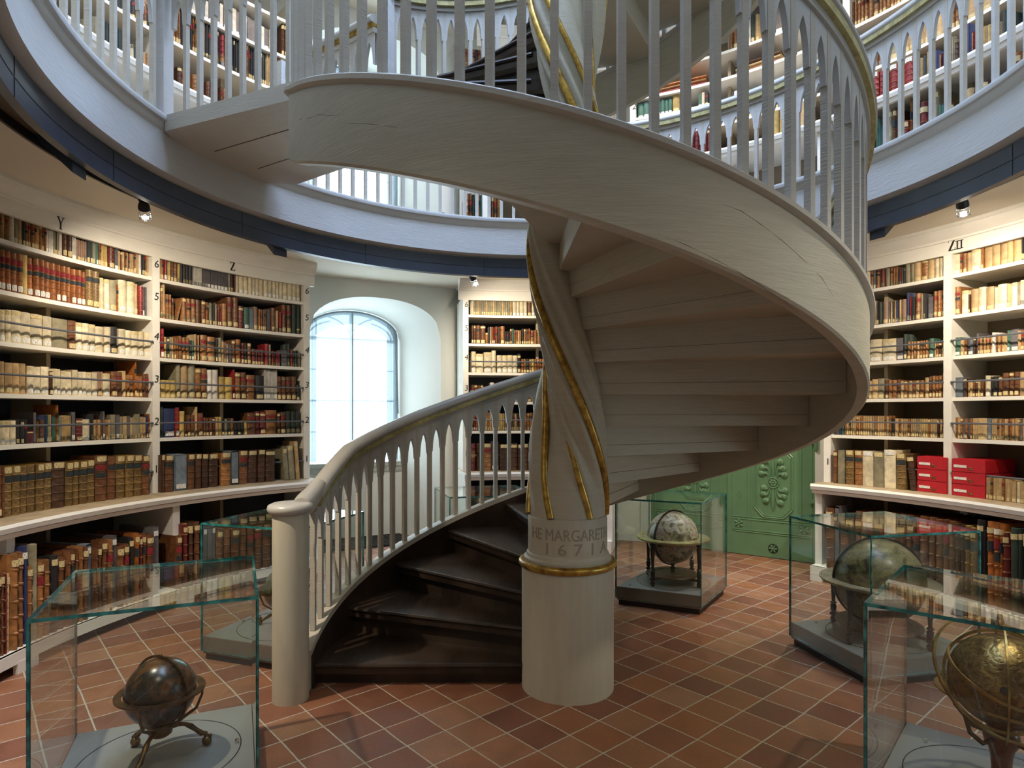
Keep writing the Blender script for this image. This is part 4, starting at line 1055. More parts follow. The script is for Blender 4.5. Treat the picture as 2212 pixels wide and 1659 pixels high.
# crops: origin and scale of the measured views; shelf rows: crop, radius of the spines, shelf height, clear height, name, data
# data: x0 x1 ytop codes ; ...
CR = {'A': (0,430,5.029), 'B': (340,500,5.352), 'C': (0,750,4.148), 'D': (340,780,5.027), 'E': (0,1100,4.609), 'E2': (0,1040,2.68),
      'M': (1000,620,3.4), 'N': (1000,880,3.967), 'R': (1860,480,4.739), 'Q': (1780,830,2.94), 'V': (1760,1080,2.81),
      'G': (340,0,3.967), 'H': (0,0,6.284), 'J': (1860,0,6.284), 'P': (0,0,1.0)}
RU = 3.475
ROWS = [
 ('A', RU, 2.58, .165, 'shelf six below letter Y', '-90 0 110 ttT;0 70 150 tyt;105 150 120 v;150 205 170 s;205 245 215 c;245 270 225 n;270 500 262 tttoyttt;500 580 330 lll;580 645 335 sns;645 678 355 l;678 785 205 dd;785 840 400 ll;840 945 450 pppppp;945 1028 395 kns;1028 1060 430 xe;1060 1095 435 bt;1095 1175 455 yy;1180 1245 460 m;1250 1290 530 g;1290 1450 580 cbcbcbcc;1455 1480 515 t;1482 1510 570 cc;1512 1540 540 wk;1545 1578 545 kk;1580 1630 620 tck'),
 ('A', RU, 2.262, .29, 'shelf five below letter Y', '-120 0 520 TT;0 240 575 TTTT;240 300 615 y;300 615 665 TTTTT;615 930 750 TTTTTT;930 1090 780 BB;1090 1135 860 v;1135 1190 875 v;1190 1270 885 s;1272 1288 930 o;1290 1380 885 v;1380 1465 905 v;1465 1503 925 c;1505 1560 950 r;1560 1600 955 gg'),
 ('A', RU, 1.942, .29, 'shelf four below letter Y', '-150 0 1195 vvv;0 120 1200 vv;125 230 1215 v;230 335 1235 v;335 470 1255 v;470 570 1278 v;570 740 1305 s;740 830 1322 b;830 900 1345 v;900 1045 1357 vv;1045 1200 1385 vv;1205 1280 1390 k;1285 1635 1430 vvvvv'),
 ('C', RU, 1.618, .29, 'shelf three below letter Y', '-120 0 125 cc;0 50 130 c;50 240 140 ccc;240 445 170 vvv;447 480 215 d;480 550 195 vv;550 650 215 vv;650 700 205 v;700 780 220 vv;780 880 225 vv;880 925 215 ppc;925 990 237 v;995 1100 220 bb;1100 1130 215 c;1130 1200 248 tt;1202 1214 125 o;1214 1275 257 tt;1275 1338 240 bb'),
 ('C', RU, 1.295, .29, 'shelf two below letter Y', '-120 0 650 vvv;0 145 655 vvv;150 250 645 kkk;250 308 750 m;310 335 585 g;337 360 660 tn;360 400 650 b;400 470 605 uecn;470 500 620 ee;502 517 517 o;519 580 620 esc;580 645 610 yccn;645 680 582 g;682 745 640 m;745 812 648 v;815 840 600 k;842 920 650 ctcb;930 945 575 g;947 995 650 tc;995 1040 605 s;1042 1075 605 g;1077 1145 620 sc;1145 1172 615 g;1174 1230 630 css;1232 1260 600 s;1262 1308 625 cc;1310 1322 620 u;1324 1340 600 t'),
 ('C', 3.385, .858, .38, 'the ledge below letter Y', '-110 0 1070 Bb;0 25 1075 b;25 110 1075 B;112 460 1050 BBBBB;465 585 1030 d;587 710 1025 BB;712 850 1015 BB;855 965 972 b;967 1040 980 b;1045 1125 975 B;1127 1200 970 B;1202 1275 970 B;1277 1345 975 b'),
 ('B', RU, 2.58, .165, 'shelf six below letter Z', '24 45 268 cc;45 75 280 t;75 100 268 r;100 122 280 g;122 158 287 y;160 190 325 b;190 235 335 b;237 258 330 y;260 400 350 kkkk;400 415 348 g;417 515 385 llll;518 580 395 gg;580 820 425 gggggg;822 845 452 s;847 885 455 k;887 903 440 m;905 1280 505 vvvvvvvv;1280 1650 565 vvvvvvvv'),
 ('B', RU, 2.262, .29, 'shelf five below letter Z', '32 60 640 t;62 95 602 c;97 165 725 tt;167 200 775 b;215 240 765 t 14;285 440 772 ttt;442 500 795 b;507 560 805 b;562 640 825 okss;642 690 840 ks;692 745 855 mr;747 805 837 t;807 870 762 b;872 940 768 b;942 1000 867 m;1002 1062 880 e;1064 1112 890 x;1114 1165 872 p;1167 1255 900 tbbt;1258 1312 897 g;1315 1365 887 b;1367 1400 920 c;1402 1435 935 r;1437 1490 852 b;1492 1548 857 b;1552 1603 852 n;1607 1650 857 n'),
 ('B', RU, 1.942, .29, 'shelf four below letter Z', '34 75 1127 r;77 115 1220 y;117 240 1222 ksctt;242 285 1212 t;287 375 1222 tt;377 420 1257 ne;422 480 1192 cbc;497 575 1202 t;577 668 1222 t;670 700 1242 k;702 740 1232 s;742 800 1277 cp;802 860 1300 pg;862 905 1257 b;907 965 1250 o;967 1000 1290 m;1002 1040 1292 k;1042 1085 1292 t;1092 1240 1362 mmmm;1242 1290 1302 r;1292 1310 1310 s;1322 1420 1382 rnrr;1432 1500 1372 g;1502 1535 1300 n;1537 1568 1367 r;1570 1650 1382 nnns'),
 ('D', RU, 1.618, .29, 'shelf three below letter Z', '34 200 207 yyy;202 252 38 s;256 335 46 c;337 410 40 s;412 475 77 t;477 543 82 t;545 600 96 w;602 665 96 w;675 815 170 yy;817 835 92 r;837 905 125 t;907 965 126 b;967 1060 152 t;1067 1155 160 k;1157 1305 88 llll;1307 1510 165 bbbb;1512 1548 262 n'),
 ('D', RU, 1.295, .29, 'shelf two below letter Z', '38 65 497 n;67 190 517 u;192 240 507 r;242 295 545 y;297 320 680 b;322 410 582 bb;412 440 497 c;442 500 565 b;502 630 612 bbbm;632 665 620 c;667 700 607 y;702 830 622 ksnt;835 945 665 kkk;947 975 650 y;977 1065 562 b;1067 1180 547 mm;1182 1298 535 t;1300 1335 562 d;1337 1395 556 b;1400 1552 542 nnn'),
 ('D', 3.385, .858, .38, 'the ledge below letter Z', '44 80 1022 d;85 180 1027 b;190 325 1015 x;330 408 1015 b;412 480 1012 d;482 553 1012 d;558 660 1012 d;692 798 1000 t;800 885 980 x;888 983 976 b;987 1090 976 d;1092 1173 966 d;1175 1278 966 d;1385 1438 955 s -5;1440 1508 922 s -5;1512 1555 872 c -4'),
 ('E', 3.15, .13, .60, 'the floor shelf below letter Y', '-110 0 640 mdb;0 20 640 m;22 73 650 c;75 213 430 tt;215 253 368 u;256 300 568 t;302 343 348 s;345 478 505 tt;482 558 462 k;562 628 482 b;632 713 392 bb;716 798 372 bt;802 857 376 b;860 913 350 x;917 998 362 bb;1002 1053 302 b;1057 1113 302 t;1115 1168 266 g;1172 1278 352 bb;1282 1328 282 k;1332 1368 238 o;1372 1438 238 mb;1442 1526 256 b;1530 1588 182 g'),
 ('E', 3.15, .13, .60, 'the floor shelf below letter Z', '1752 1808 262 b;1812 1858 145 m;1862 1922 135 d;1926 1992 128 b'),
 ('E2', 3.15, .13, .60, 'the floor shelf below letter Z, behind glass', '1180 1248 262 ggg;1252 1568 258 bbbbbbb;1572 1740 262 bbbb'),
 ('M', RU, 2.58, .165, 'shelf six right of the window', '62 78 92 v;79 220 88 sscssscsss;220 362 88 csssscsssc;364 472 101 vvvv;475 580 96 bvvv'),
 ('M', RU, 2.262, .29, 'shelf five right of the window', '62 95 278 db;96 165 281 bb;166 185 336 t;187 235 294 kstr;236 274 291 bd;276 307 289 t;309 345 325 kkk;346 375 305 be;376 430 316 ttct;432 495 306 ktbt;496 545 316 tt;546 620 316 tbt'),
 ('M', RU, 1.942, .29, 'shelf four right of the window', '62 95 475 v;97 150 492 v;153 212 480 v;214 243 467 v;250 400 500 vvvv;402 426 492 k;428 580 528 otntyoto;582 640 528 obt'),
 ('M', RU, 1.618, .29, 'shelf three right of the window', '62 150 718 bbbb;200 228 702 w;250 400 760 tcbbot;402 580 755 tkktkoc'),
 ('N', RU, 1.295, .29, 'shelf two right of the window', '72 145 60 nrtt;172 265 40 mctco;285 375 50 tsyyst;400 480 50 rntck;482 620 45 bbtttb;640 700 60 cbt'),
 ('N', 3.385, .858, .38, 'the ledge right of the window', '74 110 310 m;116 145 310 d;175 242 311 t;245 308 297 g;315 400 319 d;406 468 309 d;470 610 313 dbb;615 700 315 bd'),
 ('N', 3.20, .13, .60, 'the floor shelf right of the window', '132 240 745 bt;246 290 692 g;312 380 692 d;384 600 700 bbdb'),
 ('R', 3.505, 2.58, .165, 'shelf six of the right bookcase', '-60 20 480 tbv;20 45 472 k;47 93 462 v;96 125 500 t;127 150 472 x;152 195 441 t;197 245 441 m;247 295 446 s;297 375 456 ttt;380 415 470 kr;417 453 461 nk;456 545 415 ss;547 610 391 c;612 680 386 t;682 748 381 c;752 945 357 vvvv;947 1005 322 v;1007 1030 316 t;1036 1120 311 tc;1127 1225 282 v;1227 1254 261 t;1257 1635 190 ccccc;1638 1668 35 k;1670 1800 60 cbt'),
 ('R', 3.505, 2.262, .29, 'shelf five of the right bookcase', '-80 55 810 tcb;57 80 802 c;81 180 811 tcktck;182 218 822 n;221 275 817 p;277 298 812 x;301 410 801 ckcukc;412 462 791 p;466 500 722 u;502 550 762 rkk;554 610 731 t;613 660 732 sk;682 734 761 g;736 878 696 ttt;917 1016 666 tt;1022 1090 702 v;1092 1113 741 d;1117 1194 686 c;1196 1274 666 v;1277 1355 661 c;1359 1390 669 v;1393 1489 636 v;1491 1529 636 c;1532 1589 621 v;1592 1615 616 s;1619 1668 596 v;1670 1800 600 vcv'),
 ('R', 3.505, 1.942, .29, 'shelf four of the right bookcase', '-60 70 1240 tcb;72 88 1240 v;91 210 1201 v;212 355 1196 v;359 431 1186 g;434 470 1147 n;472 683 1215 tctcttt;686 738 1191 e;742 850 1236 ctdc;855 878 1201 g;914 960 1176 t;962 1015 1181 e;1017 1085 1190 cb;1087 1170 1180 gxd;1176 1200 1136 g;1202 1340 1170 tctctctc;1342 1370 1131 w;1372 1480 1141 tctcc;1491 1519 1111 e;1522 1600 1096 g;1606 1668 1101 ct;1670 1800 1090 ctc'),
 ('R', 3.505, 1.618, .29, 'shelf three of the right bookcase', '-60 70 1625 ctb;72 110 1626 c;112 235 1601 cs;242 400 1611 bttb;402 640 1621 ctctct;646 690 1591 c;692 760 1571 bt;762 828 1571 tt;832 878 1546 v;917 963 1581 c;967 1045 1591 x;1047 1085 1601 d;1087 1250 1611 ccbdcb;1267 1320 1571 v;1322 1440 1580 kkb;1447 1558 1536 bb;1562 1668 1531 bc;1670 1800 1530 bcb'),
 ('Q', 3.505, 1.295, .29, 'shelf two of the right bookcase', '64 126 255 ngue;130 425 200 tctscctctcyccstccctct;427 470 216 kc;475 778 220 tccctcccsccyctcccdctc;806 828 216 g;831 880 211 tct;882 925 216 gtg;927 970 213 tcc;974 1034 216 c;1036 1060 216 x;1062 1180 219 cctcttcb;1182 1240 216 tctct;1242 1270 216 gc;1272 1340 216 ctc'),
 ('Q', 3.425, .858, .38, 'the ledge of the right bookcase', '58 84 422 b;86 132 421 s;134 188 421 B;190 240 423 t;241 312 426 v;314 380 433 s;382 457 419 v;459 520 441 B;545 588 456 d -6;1028 1180 596 cctccctcc;1192 1270 621 cvc;1272 1340 611 vc'),
 ('V', 3.24, .13, .60, 'the floor shelf of the right bookcase', '68 118 50 b;121 149 40 g;152 204 110 b;207 244 120 k;250 445 75 bcbbb;446 640 80 bbbbb;642 740 100 bb;742 860 118 bbb;863 984 150 ddBB;987 1030 92 k;1032 1049 185 k;1051 1099 58 o;1102 1139 102 T;1141 1154 112 o;1157 1193 196 m;1197 1248 172 n;1250 1270 172 n;1272 1340 172 kb'),
 ('G', 3.47, 4.555, .32, 'the second gallery shelf at upper left', '-250 -60 0 kkttbkk;60 150 30 ttrt;152 240 75 ttkk;242 345 120 tkkttk;346 404 180 mkc;405 480 210 kkk;482 534 255 mmk;535 608 310 rr;610 660 315 rkk;661 740 345 kkkc;742 795 385 ktk;796 875 425 kkkkk;877 930 450 bnk;932 1000 462 cckx;1002 1060 500 tob'),
 ('G', 3.47, 4.905, .32, 'the third gallery shelf at upper left', '-100 280 -60 lglgll;282 345 -35 ll;347 480 -10 lglg;482 600 15 lglg;610 740 80 llgl;742 875 150 lggl;877 1000 235 lgl;1062 1110 165 dd'),
 ('G', 3.40, 4.13, .34, 'the gallery ledge at upper left', '70 125 535 ttt;170 205 580 d;207 245 600 t;300 338 645 t;340 370 680 o;420 455 700 b;457 490 710 d;540 580 750 bt'),
 ('H', 3.40, 4.13, .34, 'the gallery ledge at the far upper left', '1275 1315 230 s;1420 1455 305 n;1460 1492 325 n;1590 1620 400 n;1625 1682 415 n;1780 1820 610 v;1822 1868 640 n;1955 2008 715 ct'),
 ('H', 3.47, 4.555, .32, 'the second gallery shelf at far upper left', '1580 1670 -90 kkk;1780 1860 -50 ktt;1950 1990 0 t'),
 ('P', 3.47, 5.33, .2, 'the top gallery shelf beyond the pillar', '1003 1045 30 tdtktc'),
 ('P', 3.40, 3.48, .6, 'the lowest gallery shelf beyond the pillar', '1007 1080 420 tbnttenrtttt'),
 ('J', 3.40, 4.13, .33, 'the gallery ledge at the upper right', '-330 -100 1110 bedtrb;0 105 1050 r;107 245 1000 r;247 310 960 r;380 495 890 r;497 590 830 r;592 720 790 r;800 835 790 c;837 895 760 n;897 925 710 c;1005 1055 690 u;1057 1105 730 ym;1107 1130 740 u;1225 1265 500 s;1267 1335 520 d;1430 1495 330 u;1497 1550 430 cr;1655 1705 350 yc;1707 1770 340 y;1870 1912 290 kc;1915 1980 150 n'),
 ('J', 3.47, 4.485, .42, 'the second gallery shelf at upper right', '-250 -80 700 btb;0 105 620 oyt;180 240 500 T;242 305 490 T;385 515 350 s;600 720 200 cc;805 865 60 c;867 930 50 c;1010 1110 -40 c;1225 1285 -100 t;1287 1340 -100 t;1435 1555 -150 c;1655 1770 -250 c;1880 1980 -250 t;2085 2190 100 kk'),
 ('J', 3.47, 4.93, .40, 'the third gallery shelf at upper right', '-300 -220 100 cc;-215 0 30 ttttt;0 100 -60 tt;102 240 -110 tt;242 400 -160 ttt;402 580 -220 tttt'),
 ('P', 3.47, 5.19, .3, 'the upper shelf behind the stair railing', '1575 1640 40 tttkwnc;1645 1690 -10 tkg;1692 1745 -30 tob'),
 ('P', 3.47, 4.70, .2, 'the shelf marked 2 behind the stair railing', '1378 1402 222 ee;1418 1452 216 eeee;1453 1468 202 y;1508 1530 200 evk;1578 1600 200 kwk'),
 ('P', 3.47, 4.46, .2, 'the middle shelf behind the stair railing', '1486 1500 248 t;1520 1540 242 tv;1560 1580 240 w;1588 1600 215 tt;1612 1630 212 B;1640 1665 200 vbt;1668 1690 190 tbt;1708 1722 180 t'),
 ('P', 3.40, 4.13, .3, 'the gallery ledge behind the stair railing', '1490 1520 278 mmm;1522 1535 276 mm;1668 1682 240 y;1683 1700 238 y;1710 1722 225 y;1724 1745 222 c'),
 ('J', 3.33, 3.48, .6, 'the lowest gallery shelf at upper right', '-100 0 1350 bt;40 95 1500 t;165 245 1600 ne;380 440 1480 s;442 495 1470 b;575 670 1650 m;680 705 1340 t;795 905 1390 m;1010 1060 1210 s;1065 1115 1430 e;1210 1260 1400 b;1435 1540 1210 c;1645 1755 1100 d;2085 2190 720 o'),
]
ORD = ['', 'first','second','third','fourth','fifth','sixth','seventh','eighth','ninth','tenth','eleventh','twelfth','thirteenth','fourteenth','fifteenth','sixteenth','seventeenth','eighteenth','nineteenth']
TENS = {2: 'twent', 3: 'thirt', 4: 'fort', 5: 'fift', 6: 'sixt', 7: 'sevent', 8: 'eight'}
def ordinal(n):
    if n < 20: return ORD[n]
    return TENS[n//10]+'ieth' if n % 10 == 0 else TENS[n//10]+'y-'+ORD[n % 10]
placed = []; counts = {}
bk_rng = random.Random(11)
for cr, R, z0, clear, where, data in ROWS:
    ox, oy, sc = CR[cr]; num = counts.get(where, 0)
    for seg in data.split(';'):
        p = seg.split(); x0, x1, yt, codes = float(p[0]), float(p[1]), float(p[2]), p[3]
        lean = float(p[4]) if len(p) > 4 else 0
        X0, X1, YT = ox+x0/sc, ox+x1/sc, oy+yt/sc
        q0, q1 = ray_cyl(X0, 900, R), ray_cyl(X1, 900, R); a0, a1 = phi_of(q0[0], q0[1], C), phi_of(q1[0], q1[1], C)
        if a0 > a1 and a0-a1 > 180: a0 -= 360
        qm = ray_cyl((X0+X1)/2, YT, R); h = max(0.07, min(qm[2]-z0, clear+0.10 if clear == .165 else clear))
        wts = [bk_rng.uniform(0.82, 1.18) for _ in codes]; tot = sum(wts); a = a0
        for c_, wt in zip(codes, wts):
            da = (a1-a0)*wt/tot; am = a+da/2; a += da; w_ = rad(da)*R
            off_frame = X0 < -2 or X1 > 2214
            if not off_frame: num += 1; counts[where] = num
            hh = h*(bk_rng.uniform(0.965, 1.0) if len(codes) > 1 else 1)
            dep = min(0.40 if R < 3.3 else 0.30, max(0.10, hh*0.72)); rr = R+bk_rng.uniform(0, 0.012)
            area = w_*hh/((ray_cyl(X0, 900, R)[1]-CYW)**2) * (0.3 if off_frame else 1) * (0.5 if z0 > 3 else 1)
            placed.append(dict(code=c_, a=am, R=rr, z=z0, w=w_*0.965, h=hh, d=dep, lean=lean if lean else bk_rng.gauss(0, 0.25), where=where, num=num, area=area, off=off_frame))
order = sorted(range(len(placed)), key=lambda i: -placed[i]['area'])
chosen = set(order[:300])
def title_kind(b_):
    c_ = b_['code']
    if c_ == 'T': return [('stk_r', 0.70, 0.12), ('stk_k', 0.56, 0.10)]
    if c_ in 'tb': return [[], [('stk_r', 0.69, 0.11)], [('stk_k', 0.69, 0.11)], [('stk_y', 0.85, 0.10)], [], [('stk_r', 0.69, 0.10), ('stk_k', 0.53, 0.09)]][b_['r6']]
    if c_ == 'B': return [('stk_k', 0.69, 0.12)]
    if c_ == 'k': return [[], [('stk_r', 0.62, 0.13)], [], [('stk_y', 0.80, 0.1)], [], []][b_['r6']]
    if c_ == 'o': return [('stk_k', 0.66, 0.12)]
    if c_ == 'v' and b_['r6'] < 3: return [('stk_y', 0.86, 0.12)]
    if c_ == 'd': return [('stk_y', 0.84, 0.11)] if b_['r6'] < 4 else []
    if c_ == 'm' and b_['r6'] < 3: return [('stk_y', 0.82, 0.09)]
    return []
rest = MB(); REST_MATS = [BM[k] for k in BOOKS]+[M['pages'], M['stk_w'], M['stk_y'], M['stk_r'], M['stk_k'], M['stk_g']]
MIX = {k: i for i, k in enumerate(BOOKS)}; MIX.update({n: len(BOOKS)+i for i, n in enumerate(('pages', 'stk_w', 'stk_y', 'stk_r', 'stk_k', 'stk_g'))})
bk_n = 0
for i, b_ in enumerate(placed):
    b_['r6'] = bk_rng.randrange(6); kind = BOOKS[b_['code']][2]
    x, y = pol(b_['R'], b_['a'], C); ang = atan2(sin(rad(b_['a'])), -cos(rad(b_['a'])))
    Mx = Matrix.Translation((x, y, b_['z']+0.001+(abs(sin(rad(b_['lean'])))*b_['w']*0.5))) @ Matrix.Rotation(ang, 4, 'Z') @ Matrix.Rotation(rad(b_['lean']), 4, 'X') @ Matrix.Diagonal((b_['d'], b_['w'], b_['h'], 1))
    titles = title_kind(b_); stk = 'stk_w' if b_['code'] in 'vwglxruTe' else 'stk_y'
    has_stk = b_['h'] > 0.11 and bk_rng.random() < 0.8
    sh_ = min(0.16, 0.038/b_['h'])
    if i in chosen:
        word = BOOKS[b_['code']][1]
        size = 'folio' if b_['h'] > 0.34 else 'small book' if b_['h'] < 0.17 else 'book'
        if 'boxed' in word: size = 'volume'
        slim = 'slim ' if b_['w'] < 0.02 else 'thick ' if b_['w'] > 0.06 else ''
        o = bpy.data.objects.new('book', ME_C[b_['code']]); COL.objects.link(o); o.matrix_world = Mx
        tag(o, '%s%s %s, %s from left on %s' % (slim, word, size, ordinal(b_['num']), b_['where']), 'book', 'books on '+b_['where'])
        if b_['off']: o['label'] = '%s%s %s cut off by the frame edge, %s' % (slim, word, size, b_['where'])
        if kind != 'F' or True:
            pb = bpy.data.objects.new('page_block', ME_P); COL.objects.link(pb); pb.parent = o
        if has_stk:
            s_ = bpy.data.objects.new('shelf_mark', ME_S[(kind, stk)]); COL.objects.link(s_); s_.parent = o
            s_.location = (0, 0, 0.87 if b_['h'] >= 0.36 or ('ledge' in b_['where'] and b_['code'] not in 'xg') else 0.05); s_.scale = (1, 1, sh_)
        for tm, tz, th in titles:
            if (b_['h'] >= 0.36 or 'ledge' in b_['where']) and has_stk and tz > 0.8: continue
            s_ = bpy.data.objects.new('title_label', ME_T[(kind, tm)]); COL.objects.link(s_); s_.parent = o; s_.location = (0, 0, tz); s_.scale = (1, 1, th)
    else:
        def app(u, mi, S=None):
            T_ = Mx @ S if S is not None else Mx
            rest.add([tuple(T_ @ Vector(v)) for v in u.v], u.f, mi)
        app(UC[kind], MIX[b_['code']]); app(UP, MIX['pages'])
        if has_stk: app(US[kind], MIX[stk], Matrix.Translation((0, 0, 0.05)) @ Matrix.Diagonal((1, 1, sh_, 1)))
        for tm, tz, th in titles:
            if tm in MIX: app(UT[kind], MIX[tm], Matrix.Translation((0, 0, tz)) @ Matrix.Diagonal((1, 1, th, 1)))
# a few volumes lying flat in piles on the gallery shelves
for (px0, px1, z, R, codes) in ((1420, 1530, 4.921, 3.46, 'rto'), (1585, 1690, 4.921, 3.46, 'tcd'), (2100, 2175, 4.931, 3.46, 'yb')):
    q0, q1 = ray_cyl(px0, 900, R), ray_cyl(px1, 900, R); a0, a1 = phi_of(q0[0], q0[1], C), phi_of(q1[0], q1[1], C)
    am = (a0+a1)/2; L = rad(a1-a0)*R*0.92; zz = z; ang = atan2(sin(rad(am)), -cos(rad(am)))
    for c_ in codes:
        th = 0.035; x, y = pol(R+0.01, am, C)
        Mx = Matrix.Translation((x, y, zz)) @ Matrix.Rotation(ang, 4, 'Z') @ Matrix(((1,0,0,0),(0,0,1,0),(0,1,0,0),(0,0,0,1))) @ Matrix.Translation((0, 0.5*th, -L/2)) @ Matrix.Diagonal((0.25, th, L, 1))
        rest.add([tuple(Mx @ Vector(v)) for v in UC['P'].v], UC['P'].f, MIX[c_]); rest.add([tuple(Mx @ Vector(v)) for v in UP.v], UP.f, MIX['pages'])
        zz += th+0.001
ro = rest.build('small_books', REST_MATS, smooth=40)
tag(ro, 'rows of many smaller and more distant old books filling the remaining shelf space', 'books', kind='stuff')

# red document boxes on the ledge of the right bookcase
REDS = []
def red_box(px0, px1, ix, z, h, lab):
    R = 3.43; q0, q1 = ray_cyl(px0, 1000, R), ray_cyl(px1, 1000, R); a0, a1 = phi_of(q0[0], q0[1], C), phi_of(q1[0], q1[1], C)
    am = (a0+a1)/2; w_ = rad(a1-a0)*R; d = (-cos(rad(am)), sin(rad(am))); p = (sin(rad(am)), cos(rad(am))); x, y = pol(R, am, C)
    t = empty('document_box', (x, y, z)); tag(t, lab, 'box', 'red document boxes on the ledge')
    m = MB(); m.obox((x, y), d, p, 0.0, 0.34, -w_/2, w_/2, z, z+h-0.006)
    m.obox((x, y), d, p, 0.004, 0.336, -w_/2+0.004, w_/2-0.004, z+h-0.006, z+h); m.build('box_body', M['redbox'], t, smooth=0)
    m = MB(); m.obox((x, y), d, p, -0.003, 0.0, -w_/2+0.015, -w_/2+w_*0.45, z+0.03, z+0.05)
    m.build('box_label', M['stk_w'], t, smooth=0)
    m = MB(); cx = w_*0.07
    m.tube([(x+p[0]*(cx+0.012*cos(k*pi/6))-d[0]*0.006, y+p[1]*(cx+0.012*cos(k*pi/6))-d[1]*0.006, z+0.026+0.012*sin(k*pi/6)) for k in range(7)], 0.0022, 6)
    m.obox((x, y), d, p, -0.004, 0.0, cx-0.016, cx+0.016, z+0.018, z+0.027)
    m.build('ring_pull', M['brass'], t, smooth=0)
zz = 0.859
for i, (h, nm) in enumerate(((0.094, 'bottom'), (0.092, 'middle'), (0.098, 'top'))):
    red_box(1981, 2044, i, zz, h, 'red document box left of the upright, %s of its stack' % nm)
    red_box(2056, 2128, i, zz, h, 'red document box right of the upright, %s of its stack' % nm)
    zz += h+0.001

# ------------------------------------------------------------------ green double door
DA, DB = (1.297, 3.78), (2.70, 2.757)
dl = hypot(DB[0]-DA[0], DB[1]-DA[1]); du = ((DB[0]-DA[0])/dl, (DB[1]-DA[1])/dl); dn = (-du[1]*-1, -du[0]) if False else (du[1], -du[0])
if dn[0]*(C[0]-DA[0])+dn[1]*(C[1]-DA[1]) < 0: dn = (-dn[0], -dn[1])     # towards the room
DH = 2.5
def door_u(px):
    t = (px-1106)/FPX       # x = CXW + t*s, y = CYW + s
    # DA + du*u
    den = du[0]-t*du[1]; return (CXW-DA[0]+t*(DA[1]-CYW))/den
def DP(u, z, n=0.0): return (DA[0]+du[0]*u+dn[0]*n, DA[1]+du[1]*u+dn[1]*n, z)
jm = MB()
for (u0, u1, z0, z1) in ((-0.12, 0.0, 0, DH+0.12), (dl, dl+0.12, 0, DH+0.12), (0.0, dl, DH, DH+0.12)):
    jm.obox(DA, du, dn, u0, u1, -0.10, 0.02, z0, z1)
struct(jm.build('trim_3', M['plaster'], smooth=0))
def leaf(u0, u1, no, cx_px, cyz=0.776):
    t = empty('door_%d' % no, DP((u0+u1)/2, 0.0)); struct(t)
    m = MB(); m.obox(DA, du, dn, u0+0.002, u1-0.002, -0.04, 0.0, 0.006, DH-0.004)
    b_ = m.build('door_slab', M['green'], t, smooth=0)
    cu = door_u(cx_px); g = MB()
    def mould(p, q, w=0.011, n=0.0): g.tube([DP(p[0], p[1], n), DP(q[0], q[1], n)], w, 6)
    uL, uR = cu-0.245, cu+0.235
    for u in (uL-0.015, uL+0.02, uR, uR+0.035): mould((u, 0.25), (u, DH-0.12), 0.006)
    for z in (0.40, 0.375, 0.265, 0.245): mould((u0+0.06, z), (u1-0.03, z), 0.006)
    for u in (u0+0.05, u1-0.03): mould((u, 0.02), (u, DH-0.1), 0.006)
    for zc in (cyz, cyz+0.98):
        oct_ = [(cu-0.10, zc-0.36), (cu+0.10, zc-0.36), (cu+0.185, zc-0.27), (cu+0.185, zc+0.27), (cu+0.10, zc+0.36), (cu-0.10, zc+0.36), (cu-0.185, zc+0.27), (cu-0.185, zc-0.27)]
        for k_, w_ in ((1.0, 0.011), (0.90, 0.006)):
            P_ = [(cu+(x-cu)*k_, zc+(z-zc)*(0.5+k_/2)) for x, z in oct_]
            for i in range(8): mould(P_[i], P_[(i+1) % 8], w_)
    g.build('door_moulding', M['green'], b_, smooth=50)
    def blob(m, u, z, r, fl=0.45, n=0.0):
        o = len(m.v); S, Rg = 14, 7
        for j in range(Rg+1):
            th = pi/2*j/Rg
            for i in range(S):
                a = 2*pi*i/S; m.v.append(DP(u+r*cos(a)*cos(th), z+r*sin(a)*cos(th), n+r*fl*sin(th)))
        for j in range(Rg):
            for i in range(S): m.f.append((o+j*S+i, o+j*S+(i+1) % S, o+(j+1)*S+(i+1) % S, o+(j+1)*S+i)); m.m.append(0)
    orn = MB(); S_ = 0.00136
    for zc in (cyz, cyz+0.98):
        for (lx, lz, sx, sz) in ((-58,163,-14,60), (-75,110,-24,50), (-83,66,-30,34), (52,158,14,60), (67,108,24,50), (80,63,30,34), (-68,-44,-30,-20), (-70,-90,-26,-36), (-53,-140,-18,-44), (84,-55,30,-20), (72,-100,26,-36), (54,-150,18,-44)):
            blob(orn, cu+lx*S_, zc+lz*S_, 27*S_, 0.5)
            pts = []; rs = []
            for k in range(9):
                q = k/8; bx = sx*(1-q)**2+2*(sx*1.15)*(1-q)*q+lx*q*q; bz = sz*(1-q)**2+2*(lz+ (18 if lz > 0 else -18))*(1-q)*q+lz*q*q
                pts.append(DP(cu+bx*S_, zc+bz*S_, 0.002)); rs.append((4+17*q**2)*S_)
            orn.tube(pts, rs, 8)
        orn.tube([DP(cu, zc-45*S_, 0.0), DP(cu, zc-120*S_, 0.001), DP(cu, zc-175*S_, 0.001), DP(cu, zc-225*S_, 0.0)], [5*S_, 14*S_, 15*S_, 1*S_], 8)
        orn.tube([DP(cu, zc+45*S_, 0.0), DP(cu, zc+130*S_, 0.001), DP(cu, zc+205*S_, 0.0)], [6*S_, 11*S_, 3*S_], 8)
        # rosette in a ring
        orn.tube([DP(cu+0.052*cos(k*pi/14), zc+0.052*sin(k*pi/14), 0.006) for k in range(28)], 0.0065, 8, closed=True)
        for k in range(6): blob(orn, cu+0.026*cos(k*pi/3), zc+0.026*sin(k*pi/3), 0.015, 0.6, 0.004)
        blob(orn, cu, zc, 0.012, 0.9, 0.008)
